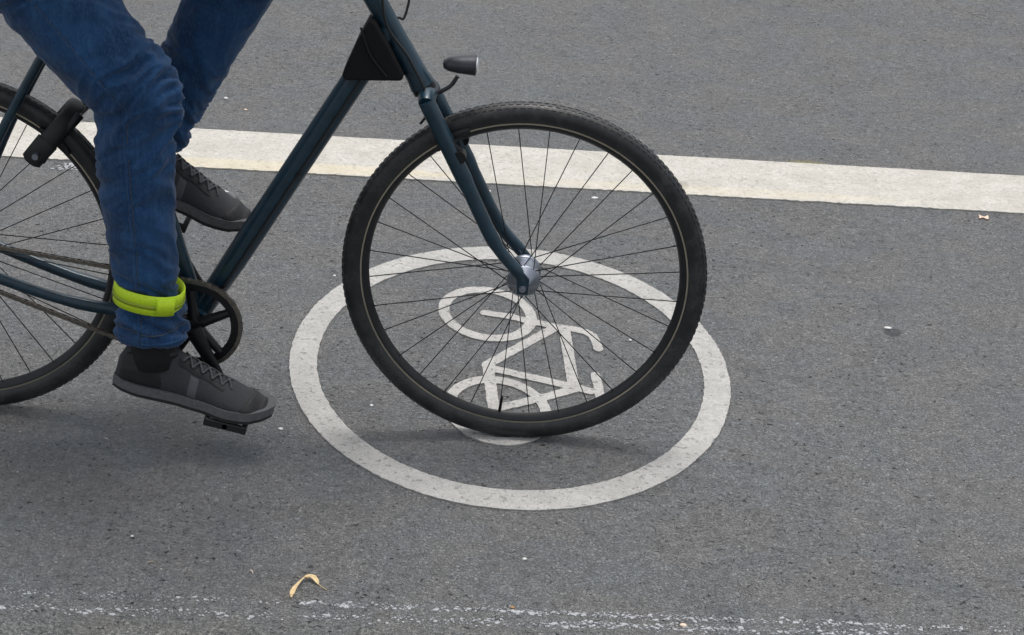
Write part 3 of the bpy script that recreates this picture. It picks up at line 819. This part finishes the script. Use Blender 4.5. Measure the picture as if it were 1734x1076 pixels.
for s in (-1, 1):
    bd.ball(W(head.x - 0.008, s * 0.076, head.z - 0.012), (0.018, 0.009, 0.030), 8)
    bd.tube([W(head.x + 0.082, s * 0.014, head.z + 0.022), W(head.x + 0.082, s * 0.044, head.z + 0.020)], 0.009, 8)
    sh = chest + Vector((0.035, s * 0.175, 0.055)); gm = GR[s][0].lerp(GR[s][1], 0.55)
    wr_ = gm + Vector((-0.060, 0, 0.042)); el = Vector((-0.50, s * 0.285, 1.175))
    limb(bd, WL([(*(chest + Vector((0.02, s * 0.09, 0.06))), 0.062), (*sh, 0.056), (*(sh.lerp(el, .5)), 0.046), (*el, 0.040), (*(el.lerp(wr_, .35)), 0.040), (*wr_, 0.026)]))
    palm = gm + Vector((-0.012, 0, 0.026)); gdir = (GR[s][1] - GR[s][0]).normalized()
    limb(bd, WL([(*wr_, 0.026), (*(wr_.lerp(palm, .5)), 0.028), (*palm, 0.024)]), squash=(1.35, 0.6))
    for j, (o_, L) in enumerate(((-0.033, 1.0), (-0.011, 1.06), (0.011, 1.0), (0.032, 0.84))):
        c_ = gm + gdir * (o_ * 1.0)
        ptsf = []
        for a_, rr in ((150, .030), (105, .030), (60, .029), (15, .028), (-40, .027), (-95, .026)):
            a_ = R(150 - (150 - a_) * L); ptsf.append(c_ + Vector((math.cos(a_) * rr, 0, math.sin(a_) * rr)))
        bd.tube([W(*p) for p in catmull(ptsf, 3)], [0.0098] * 6 + [0.009] * 5 + [0.0078] * 5, 10)
    tb = [palm - gdir * 0.022 + Vector((-0.018, 0, -0.004)), gm - gdir * 0.045 + Vector((-0.022, 0, -0.006)), gm - gdir * 0.052 + Vector((-0.006, 0, -0.026)), gm - gdir * 0.048 + Vector((0.016, 0, -0.026))]
    bd.tube([W(*p) for p in catmull(tb, 4)], [0.012] * 6 + [0.010] * 7, 10)
bm_ = remesh(bd, 0.0048, 3)
rider = link('person', bm_, None, MAT['skin'], True)
tag(rider, 'person in blue jeans, neon ankle band and dark grey shoes pedalling the bicycle', 'person')

# jeans
jn = MB()
def legpts(a, k, h, near):
    u = (k - a).normalized(); v = (h - k).normalized()
    hem = a + u * 0.030
    if near:
        L = [(hem - u * 0.0, 0.066), (a.lerp(k, .16), 0.062), (a.lerp(k, .26) + Vector((-0.004, 0, 0)), 0.059), (a.lerp(k, .45) + Vector((-0.008, 0, 0)), 0.062), (a.lerp(k, .68) + Vector((-0.012, 0, 0)), 0.069), (a.lerp(k, .88) + Vector((-0.006, 0, 0)), 0.070), (k + Vector((0.002, 0, 0.006)), 0.075), (k.lerp(h, .22), 0.082), (k.lerp(h, .5), 0.093), (k.lerp(h, .8), 0.104), (h, 0.108)]
    else:
        L = [(hem, 0.062), (a.lerp(k, .2), 0.060), (a.lerp(k, .45), 0.064), (a.lerp(k, .7), 0.070), (a.lerp(k, .9), 0.073), (k, 0.076), (k.lerp(h, .25), 0.082), (k.lerp(h, .55), 0.092), (k.lerp(h, .82), 0.102), (h, 0.108)]
    return WL([(*p, r_) for p, r_ in L])
limb(jn, legpts(aN, kN, hN, True), 6, 28, squash=(0.92, 1.0)); limb(jn, legpts(aF, kF, hF, False), 6, 28, squash=(0.92, 1.0))
jn.tube([W(*(pel + Vector((-0.02, 0, -0.04)))), W(*pel), W(*pel.lerp(chest, .28))], [0.105, 0.128, 0.118], 26, squash=(1.40, 0.98))
def along(p, a, b):
    a = Vector(W(*a)); b = Vector(W(*b)); d = b - a; t = (p - a).dot(d) / d.length_squared; q = a + d * min(max(t, 0), 1)
    return t * d.length, (p - q).length
def wrinkle(p, n):
    out = 0.0
    for (a, k, h, sd2) in ((aN, kN, hN, 0), (aF, kF, hF, 5)):
        s1, d1 = along(p, a, k); s2, d2 = along(p, k, h)
        if min(d1, d2) > 0.13: continue
        L1 = (Vector(k) - Vector(a)).length
        s = s1 if d1 < d2 else L1 + s2
        ny = 1.0 if n.x > 0 else -1.0
        ph = s + 0.30 * (p.y - BY + 0.115) + 0.55 * (p.x - BX + 0.7) * math.sin(s * 11) + 0.02 * mnoise.noise(p * 14)
        wv = mnoise.noise((ph * 24, sd2 + n.x * 0.9, n.y * 0.9)) + 0.6 * mnoise.noise((ph * 55, sd2 + 3 + n.x, n.y * 1.2))
        amt = 0.0050 + 0.0075 * math.exp(-((s - L1) / 0.10) ** 2) + 0.0065 * math.exp(-((s - 0.07) / 0.09) ** 2)
        ridge = 1.0 - 2.0 * abs(wv)
        out += amt * (ridge - 0.35)
        # gathered by the band
        if sd2 == 0: out -= 0.010 * math.exp(-((s1 - 0.118) / 0.024) ** 2)
        break
    out += 0.002 * mnoise.noise(p * 35)
    return out
jm = remesh(jn, 0.0042, 3, wrinkle)
jeans = link('jeans', jm, rider, MAT['denim'], True)
# side seam and hem stitching, laid on the cloth surface
from mathutils.bvhtree import BVHTree
jbvh = BVHTree.FromPolygons([v.co.copy() for v in jm.vertices], [tuple(p.vertices) for p in jm.polygons])
def on_cloth(origin, direc):
    hit, nrm_, _, _ = jbvh.ray_cast(Vector(origin), Vector(direc).normalized())
    return hit
def seam(a, k, h, dx):
    pts = []
    for (p0, p1, m0) in ((a, k, 40), (k, h, 26)):
        for i in range(m0):
            t = i / m0
            if p0 is a and t < 0.06: continue
            c = Vector(W(*p0.lerp(p1, t))) + Vector((dx, 0, 0)); q = on_cloth(c + Vector((0, -0.25, 0)), (0, 1, 0))
            if q: pts.append(q + Vector((0, -0.0004, 0)))
    return pts
sp_pts = seam(aN, kN, hN, -0.012)
MB().tube(sp_pts, 0.0022, 8, squash=(0.7, 1.3)).build('side_seam', MAT['denim'], jeans, auto=False)
for off in (0.0045,):
    stc = MB()
    for i in range(len(sp_pts) - 1):
        for q in range(3):
            a_ = sp_pts[i].lerp(sp_pts[i + 1], q / 3 + 0.05); b_ = sp_pts[i].lerp(sp_pts[i + 1], q / 3 + 0.25)
            stc.tube([a_ + Vector((off, -0.0006, 0)), b_ + Vector((off, -0.0006, 0))], 0.0006, 5)
    stc.build('seam_stitching', MAT['thread'], jeans, smooth=False)
def hemline(a, k, t0, rad, mat, nm):
    u = (k - a).normalized(); c = Vector(W(*(a + u * t0))); sd_ = (Vector((0, 1, 0)) - u * u.y).normalized(); f = sd_.cross(u); pts = []
    for i in range(64):
        an = 2 * math.pi * i / 64; d = sd_ * math.cos(an) + f * math.sin(an); q = on_cloth(c + d * 0.2, -d)
        if q and (q - c).length < 0.11: pts.append(q + d * 0.0003)
    if len(pts) > 20: MB().tube(pts, rad, 8, closed=True).build(nm, mat, jeans, auto=False)
hemline(aN, kN, 0.040, 0.0026, MAT['denim'], 'hem_edge'); hemline(aN, kN, 0.058, 0.0008, MAT['thread'], 'hem_stitching')
# neon band
def band(a, k, t0, rad, tiltdeg, parent):
    u = (k - a).normalized(); c = a + u * t0; mb = MB(); n = 48
    side = Vector((0, 1, 0)); side = (side - u * side.dot(u)).normalized(); f = side.cross(u)
    nrm = (u * math.cos(R(tiltdeg)) + f * math.sin(R(tiltdeg))).normalized(); f2 = side.cross(nrm)
    rows = [(-0.021, 0.000), (-0.020, 0.0028), (-0.003, 0.0036), (0.0, 0.0022), (0.003, 0.0036), (0.018, 0.0028), (0.019, 0.0)]
    vs = []; fs = []
    for i in range(n):
        an = 2 * math.pi * i / n; wob = 0.0025 * mnoise.noise((math.cos(an) * 1.5, math.sin(an) * 1.5, 5))
        for (h_, o_) in rows:
            rr = rad + o_ + wob
            p = Vector(W(*c)) + nrm * (h_ + 0.002 * math.sin(an * 2 + 1)) + side * (math.cos(an) * rr * 0.93) + f2 * (math.sin(an) * rr)
            vs.append(p)
        vs.append(Vector(W(*c)) + nrm * 0.0 + side * (math.cos(an) * (rad - 0.006) * 0.93) + f2 * (math.sin(an) * (rad - 0.006)))
    m_ = len(rows) + 1
    for i in range(n):
        for j in range(m_): fs.append((i * m_ + j, i * m_ + (j + 1) % m_, ((i + 1) % n) * m_ + (j + 1) % m_, ((i + 1) % n) * m_ + j))
    bo_ = mb.add(vs, fs).build('ankle_band', MAT['neon'], parent, auto=False)
    st = MB()
    for i in range(n):
        an = 2 * math.pi * i / n; an2 = 2 * math.pi * (i + 1) / n; q = []
        for aa, hh in ((an, -0.0045), (an2, -0.0045), (an2, 0.0035), (an, 0.0035)):
            rr = rad + 0.0046 + 0.0025 * mnoise.noise((math.cos(aa) * 1.5, math.sin(aa) * 1.5, 5))
            q.append(Vector(W(*c)) + nrm * (hh - 0.003 + 0.002 * math.sin(aa * 2 + 1)) + side * (math.cos(aa) * rr * 0.93) + f2 * (math.sin(aa) * rr))
        st.add(q, [(0, 1, 2, 3)])
    so = st.build('reflective_strip', MAT['reflect'], bo_, auto=False)
    sm_ = so.modifiers.new('thick', 'SOLIDIFY'); sm_.thickness = 0.0008
    tb = MB(); q = []
    for i in range(7):
        aa = R(128 + i * 5)
        for hh in (-0.017, 0.016):
            rr = rad + 0.0062 + 0.0025 * mnoise.noise((math.cos(aa) * 1.5, math.sin(aa) * 1.5, 5))
            q.append(Vector(W(*c)) + nrm * (hh + 0.002 * math.sin(aa * 2 + 1)) + side * (math.cos(aa) * rr * 0.93) + f2 * (math.sin(aa) * rr))
    to = tb.add(q, [(2 * i, 2 * i + 2, 2 * i + 3, 2 * i + 1) for i in range(6)]).build('strap_end', MAT['neon'], bo_, auto=False)
    sm_ = to.modifiers.new('thick', 'SOLIDIFY'); sm_.thickness = 0.0022
    return bo_
band(aN + Vector((-0.002, 0, 0)), kN, 0.118, 0.0625, 9, rider)

# shoes
def shoe(foot, parent):
    L0, L1 = -0.205, 0.098; N = 26; n = 24; vs = []; fs = []
    def lerp_tab(t, tab):
        for (a, va), (b, vb) in zip(tab, tab[1:]):
            if t <= b: 
                u = (t - a) / (b - a); u = u * u * (3 - 2 * u) if True else u
                return va + (vb - va) * u
        return tab[-1][1]
    wid = [(0, .016), (.06, .028), (.18, .034), (.38, .033), (.55, .038), (.72, .049), (.85, .047), (.94, .034), (1.0, .012)]
    top = [(0, .060), (.05, .092), (.14, .104), (.30, .104), (.38, .094), (.52, .078), (.68, .062), (.84, .048), (.94, .038), (1.0, .020)]
    low = [(0, .014), (.1, .010), (.7, .008), (.9, .012), (1.0, .018)]
    for i in range(N + 1):
        t = i / N; x = L0 + (L1 - L0) * t; w_ = lerp_tab(t, wid); tp = lerp_tab(t, top); lo = lerp_tab(t, low)
        cy = 0.004 * math.sin(t * math.pi)
        for k in range(n):
            a = 2 * math.pi * k / n; ca, sa = math.cos(a), math.sin(a)
            e = 0.72 if sa < 0 else 0.95
            yy = math.copysign(abs(ca) ** e, ca) * w_ * (1.0 if sa < 0.2 else 1 - 0.22 * sa)
            mz = lo + (tp - lo) * 0.36
            zz = mz + (tp - mz) * (abs(sa) ** 1.0) if sa >= 0 else mz - (mz - lo) * (abs(sa) ** 0.6)
            vs.append(foot @ Vector((x, cy + yy, zz)))
    for i in range(N):
        for k in range(n): fs.append((i * n + k, i * n + (k + 1) % n, (i + 1) * n + (k + 1) % n, (i + 1) * n + k))
    fs += [tuple(range(n - 1, -1, -1)), tuple(N * n + k for k in range(n))]
    o = MB().add(vs, fs).build('shoe', MAT['shoe'], parent, auto=False)
    # sole: outline extruded, rocker at the toe
    def plan(off):
        pts = []
        for i in range(31):
            t = i / 30; pts.append((L0 - off * 0.8 + (L1 - L0 + 1.6 * off) * t, lerp_tab(t, wid) + off))
        out = [(x, y) for x, y in pts] + [(x, -y) for x, y in reversed(pts)]
        return out
    def slab(off, z0, z1, name, mat):
        P_ = plan(off); n2 = len(P_); vv = []
        def rock(x): 
            t = (x - L0) / (L1 - L0); return 0.016 * max(0, (t - 0.72) / 0.28) ** 2 + 0.004 * max(0, (0.12 - t) / 0.12)
        for z in (z0, z1):
            for x, y in P_: vv.append(foot @ Vector((x, y + 0.004 * math.sin((x - L0) / (L1 - L0) * math.pi), z + rock(x))))
        ff = [(i, (i + 1) % n2, n2 + (i + 1) % n2, n2 + i) for i in range(n2)]
        half = n2 // 2
        for z_ in (0, n2):
            for i in range(half - 1): ff.append((z_ + i, z_ + i + 1, z_ + n2 - 2 - i, z_ + n2 - 1 - i))
        return MB().add(vv, ff).build(name, mat, o)
    slab(0.003, 0.006, 0.023, 'sole', MAT['sole']); slab(0.0015, -0.001, 0.0058, 'outsole', MAT['outsole'])
    # collar, laces
    cpts = []
    for i in range(24):
        a = 2 * math.pi * i / 24; cpts.append(foot @ Vector((-0.150 + 0.048 * math.cos(a), 0.004 + 0.031 * math.sin(a), 0.101 - 0.010 * math.cos(a))))
    MB().tube(cpts, 0.0075, 10, closed=True).build('collar', MAT['shoeblack'], o)
    lc_ = MB()
    for j in range(5):
        x = -0.085 + 0.020 * j; t = (x - L0) / (L1 - L0); z = lerp_tab(t, top) + 0.001; w_ = 0.018
        for sg in (-1, 1):
            z2 = lerp_tab((x + 0.02 - L0) / (L1 - L0), top)
            lc_.tube(catmull([foot @ Vector((x, -sg * w_, z - 0.005)), foot @ Vector((x + 0.010, 0, (z + z2) / 2 + 0.0035)), foot @ Vector((x + 0.020, sg * w_, z2 - 0.004))], 4), 0.0019, 8)
    lc_.build('laces', MAT['lace'], o)
    # stitched overlays: toe cap, heel counter, eyelet rows, side stripe
    def surf(t, a, off):
        x = L0 + (L1 - L0) * t; w_ = lerp_tab(t, wid); tp = lerp_tab(t, top); lo = lerp_tab(t, low); ca, sa = math.cos(a), math.sin(a)
        e = 0.72 if sa < 0 else 0.95
        yy = math.copysign(abs(ca) ** e, ca) * w_ * (1.0 if sa < 0.2 else 1 - 0.22 * sa); mz = lo + (tp - lo) * 0.36
        zz = mz + (tp - mz) * abs(sa) if sa >= 0 else mz - (mz - lo) * (abs(sa) ** 0.6)
        return foot @ Vector((x, 0.004 * math.sin(t * math.pi) + yy + off * ca, zz + off * sa))
    def panel(nm, f0, f1, a0, a1, mat, off=0.0016, na=18, nt=12):
        vv = []; ff = []
        for i in range(na + 1):
            a = a0 + (a1 - a0) * i / na
            for j in range(nt + 1):
                t = f0(a) + (f1(a) - f0(a)) * j / nt
                vv.append(surf(t, a, off if 0 < j < nt and 0 < i < na else -0.0006))
        for i in range(na):
            for j in range(nt): ff.append((i * (nt + 1) + j, i * (nt + 1) + j + 1, (i + 1) * (nt + 1) + j + 1, (i + 1) * (nt + 1) + j))
        return MB().add(vv, ff).build(nm, mat, o, auto=False)
    panel('toe_cap', lambda a: 0.80 + 0.06 * math.sin(a) ** 2, lambda a: 0.985, R(-15), R(195), MAT['shoeblack'])
    panel('heel_counter', lambda a: 0.015, lambda a: 0.30 - 0.16 * max(0, math.sin(a)), R(-20), R(48), MAT['shoeblack'])
    panel('heel_counter', lambda a: 0.015, lambda a: 0.30 - 0.16 * max(0, math.sin(a)), R(132), R(200), MAT['shoeblack'])
    for a0, a1 in ((R(40), R(62)), (R(118), R(140))):
        panel('eyelet_row', lambda a: 0.36, lambda a: 0.69, a0, a1, MAT['shoeblack'], 0.0014, 6, 14)
        panel('side_stripe', lambda a: 0.36 + (0.10 if a0 < 1.5 else 0.10), lambda a: 0.52, a0 - R(55) if a0 < 1.5 else a1, a0 if a0 < 1.5 else a1 + R(55), MAT['lace'], 0.0012, 8, 6)
    return o
for ft, a, k in ((footN, aN, kN), (footF, aF, kF)):
    shoe(ft, rider)
    A = Vector(W(*a)); K_ = Vector(W(*k)); u = (K_ - A).normalized()
    MB().tube([A - u * 0.03, A, A + u * 0.06, A + u * 0.10], [0.040, 0.0415, 0.0405, 0.041], 20).build('sock', MAT['sock'], rider, auto=False)
# jacket and hair (above the picture)
jk = MB()
jk.tube([W(*pel.lerp(chest, .12)), W(*pel.lerp(chest, .4)), W(*pel.lerp(chest, .75)), W(*chest), W(*(chest + Vector((0.035, 0, 0.07)))), W(*(neck + Vector((-0.004, 0, -0.03))))], [0.130, 0.124, 0.136, 0.138, 0.115, 0.068], 24, squash=(1.36, 0.92))
for s in (-1, 1):
    sh = chest + Vector((0.035, s * 0.175, 0.055)); gm = GR[s][0].lerp(GR[s][1], 0.55); wr_ = gm + Vector((-0.060, 0, 0.042)); el = Vector((-0.50, s * 0.285, 1.175))
    limb(jk, WL([(*(chest + Vector((0.02, s * 0.09, 0.06))), 0.078), (*sh, 0.072), (*(sh.lerp(el, .5)), 0.062), (*el, 0.056), (*(el.lerp(wr_, .35)), 0.053), (*(el.lerp(wr_, .9)), 0.040)]))
jkm = remesh(jk, 0.0075, 3, lambda p, n: 0.006 * (1 - 2 * abs(mnoise.noise((p.x * 9, p.y * 9, p.z * 16)))) - 0.002)
link('jacket', jkm, rider, MAT['jacket'], True)
hr = MB(); hr.ball(W(head.x - 0.016, 0, head.z + 0.028), (0.094, 0.081, 0.098), 14)
link('hair', remesh(hr, 0.006, 1, lambda p, n: 0.008 * mnoise.noise((p.x * 40, p.y * 90, p.z * 30))), rider, MAT['hair'], True)
for s in (-1, 1): MB().ball(W(head.x + 0.077, s * 0.029, head.z + 0.006), 0.0115, 8).build('eye', MAT['eye'], rider, auto=False)

# ------------------------------------------------------------------ things lying on the road
def pebble(x, y, s, label, mat='peb', flat=0.55, stretch=1.0, seed=0, cat='pebble', name='pebble', group=None, rot=0.0):
    mb = MB(); rnd = random.Random(seed + 11)
    mb.ball((0, 0, 0), (s * stretch, s, s * flat), 6)
    me = mb.mesh(name)
    for v in me.vertices:
        k = 1 + 0.42 * mnoise.noise(v.co * (0.9 / s) + Vector((seed * 3.7, 0, 0))); v.co = v.co * k
        if v.co.z < -s * flat * 0.6: v.co.z = -s * flat * 0.6
    o = link(name, me, None, MAT[mat]); o.location = (x, y, s * flat * 0.6 + 0.0003); o.rotation_euler.z = rot
    tag(o, label, cat, group); return o
G = 'small pale stones on the road'
pebble(-0.9673, 5.5431, 0.0065, 'largest pale stone chip beyond the cream line, right of the rider\'s knee', seed=1, group=G)
pebble(-0.9009, 5.4633, 0.0045, 'small orange-white stone chip just above the cream line right of the rider', 'leaf', seed=2, group=G)
pebble(-0.8767, 4.8883, 0.0050, 'left one of two flat white flakes below the cream line beside the rider\'s shin', seed=3, flat=0.25, stretch=1.3, group=G)
pebble(-0.8600, 4.8824, 0.0055, 'right one of two flat white flakes below the cream line beside the rider\'s shin', seed=4, flat=0.25, stretch=1.7, group=G)
pebble(0.0498, 4.9676, 0.0058, 'pale flat chip just below the cream line, inside the front wheel', seed=5, flat=0.3, stretch=1.6, group=G)
pebble(-0.2123, 4.9737, 0.0042, 'tiny white chip below the cream line under the brake of the front wheel', seed=6, group=G)
pebble(-0.5502, 3.6904, 0.0050, 'white flake left of the painted ring near the rider\'s toe', seed=7, flat=0.3, group=G)
pebble(0.1358, 4.1685, 0.0042, 'tiny white chip inside the ring right of the painted handlebar', seed=8, group=G)
pebble(-0.3839, 3.8070, 0.0038, 'tiny white chip inside the ring at its left side', seed=9, group=G)
pebble(0.7027, 4.3041, 0.0052, 'white chip on a dark grey spot right of the ring', seed=10, flat=0.3, stretch=1.5, group=G)
pebble(-0.0541, 3.2620, 0.0040, 'pale chip beside a black pit below the bottom of the ring', seed=11, group=G)
pebble(0.2229, 3.0806, 0.0045, 'beige stone lying between the flaked lines at the bottom edge', 'leaf', seed=12, flat=0.5, stretch=1.3, group=G)
pebble(-0.0677, 3.1046, 0.0040, 'small reddish chip on the farther flaked line', 'seeddark', seed=13, group=G)
pebble(-0.7539, 3.2639, 0.0030, 'tiny white chip on bare asphalt at the lower left', seed=14, group=G)
pebble(-0.5335, 4.4200, 0.0036, 'tiny white chip between the rider\'s shin and the ring', seed=15, group=G)

# crushed white splash at the left below the line
sp_ = MB(); random.seed(3)
for k in range(60):
    x = random.gauss(0, 0.018); y = random.gauss(0, 0.012) + 0.25 * x; fleck_poly(sp_, x, y, random.uniform(0.0015, 0.0055), 0.001, 1.3)
o = sp_.build('white_splash', MAT['fleck'], smooth=False); o.location = (-1.268, 4.992, 0.0003)
tag(o, 'crumbled white splash on the asphalt left of the rider\'s shin', 'splash')

# torn pale leaf piece at the right
lf = MB(); out = [(-0.012, 0.016), (-0.010, 0.005), (-0.003, 0.009), (0.004, 0.008), (0.0125, 0.014), (0.012, -0.010), (0.006, -0.009), (0.002, -0.002), (-0.004, -0.001), (-0.009, -0.008), (-0.0125, -0.006), (-0.009, 0.003)]
vs = [(x, y, 0.0020 + 0.0035 * abs(x) / 0.012) for x, y in out]; n_ = len(vs)
vs += [(x, y, z - 0.0006) for x, y, z in vs]
lf.add(vs, [tuple(range(n_)), tuple(range(2 * n_ - 1, n_ - 1, -1))] + [(i, i + n_, (i + 1) % n_ + n_, (i + 1) % n_) for i in range(n_)])
o = lf.build('leaf_scrap', MAT['leaf'], smooth=False); o.location = (1.0117, 4.9667, 0); o.rotation_euler.z = R(-4)
tag(o, 'torn pale pink leaf scrap below the cream line at the right edge', 'leaf')

# maple key with two curled wings and crossing stalks
seed = empty('maple_seed', (-0.4266, 3.1316, 0)); seed.scale = (0.9, 0.9, 0.9); tag(seed, 'dry yellow maple key with two curled wings above the flaked lines', 'seed')
def wing(path, wds, zs, nm='wing', mat='seed', curl=0.3):
    """ribbon along path with widths; thickness 0.5 mm, cupped"""
    mb = MB(); vs = []; P_ = catmull([(x, y, 0) for x, y in path], 5); N = len(P_); rows = 7
    def interp(tab, t):
        f_ = t * (len(tab) - 1); i = min(int(f_), len(tab) - 2); return tab[i] + (tab[i + 1] - tab[i]) * (f_ - i)
    for i, p in enumerate(P_):
        t = i / (N - 1); tg = (P_[min(i + 1, N - 1)] - P_[max(i - 1, 0)]).normalized(); nn = Vector((-tg.y, tg.x, 0)); w_ = interp(wds, t); z = interp(zs, t)
        for j in range(rows):
            s_ = j / (rows - 1) * 2 - 1; vs.append(p + nn * (s_ * w_) + Vector((0, 0, z + curl * w_ * s_ * s_ + 0.0004 * mnoise.noise((i * .6, j * .9, 1)))))
    M_ = len(vs); vs += [v - Vector((0, 0, 0.0006)) for v in vs]; fs = []
    for i in range(N - 1):
        for j in range(rows - 1):
            a = i * rows + j; fs.append((a, a + 1, a + rows + 1, a + rows)); fs.append((M_ + a + rows, M_ + a + rows + 1, M_ + a + 1, M_ + a))
        for a in (i * rows, i * rows + rows - 1): fs.append((a, a + rows, M_ + a + rows, M_ + a))
    for a0 in (0, (N - 1) * rows):
        for j in range(rows - 1): fs.append((a0 + j, a0 + j + 1, M_ + a0 + j + 1, M_ + a0 + j))
    return mb.add(vs, fs).build(nm, MAT[mat], seed, auto=False)
wing([(-0.005, 0.022), (-0.012, 0.008), (-0.019, -0.010), (-0.0215, -0.026), (-0.0215, -0.040)], [0.0012, 0.0022, 0.0045, 0.0052, 0.0008], [0.009, 0.007, 0.004, 0.003, 0.002])
wing([(-0.005, 0.022), (0.003, 0.027), (0.012, 0.025), (0.020, 0.016), (0.024, 0.009)], [0.0012, 0.0045, 0.0060, 0.0045, 0.0008], [0.009, 0.009, 0.008, 0.005, 0.003])
MB().ball((0.0, 0.022, 0.008), (0.004, 0.0025, 0.002), 8).build('seed_case', MAT['seeddark'], seed)
MB().tube(catmull([(-0.020, 0.035, 0.002), (-0.010, 0.027, 0.004), (-0.004, 0.021, 0.008)]), 0.0006, 6).build('stalk', MAT['twig'], seed)
MB().tube(catmull([(0.024, 0.009, 0.003), (0.032, 0.002, 0.002), (0.042, -0.006, 0.001)]), 0.0007, 6).build('stalk', MAT['seed'], seed)

def twig(x, y, L, a, label, mat='twig', r_=0.0007, group=None):
    mb = MB().tube(catmull([(-L / 2, 0, 0.002), (0, L * 0.06, 0.003), (L / 2, 0, 0.0015)]), [r_ * .6] * 4 + [r_] * 5 + [r_ * .5] * 4, 6)
    o = mb.build('dry_stem', MAT[mat], auto=False); o.location = (x, y, 0); o.rotation_euler.z = a
    tag(o, label, 'stem', group)
twig(-0.5254, 3.1685, 0.014, R(-60), 'short reddish dry stem left of the maple key', 'leaf', 0.0011)
twig(-0.704, 3.1800, 0.016, R(35), 'thin pale dry stem at the lower left', 'twig', 0.0009)
twig(-0.8759, 3.6093, 0.010, R(-20), 'short white dry stem on asphalt left of the shoe\'s shadow', 'peb', 0.0009)
twig(0.850, 4.330, 0.012, R(35), 'short pale dry stem at the right, right of the dark spot', 'twig', 0.0009)
twig(-0.447, 3.100, 0.030, R(38), 'faint grey dry stem crossing left of the maple key', 'twig', 0.0005)
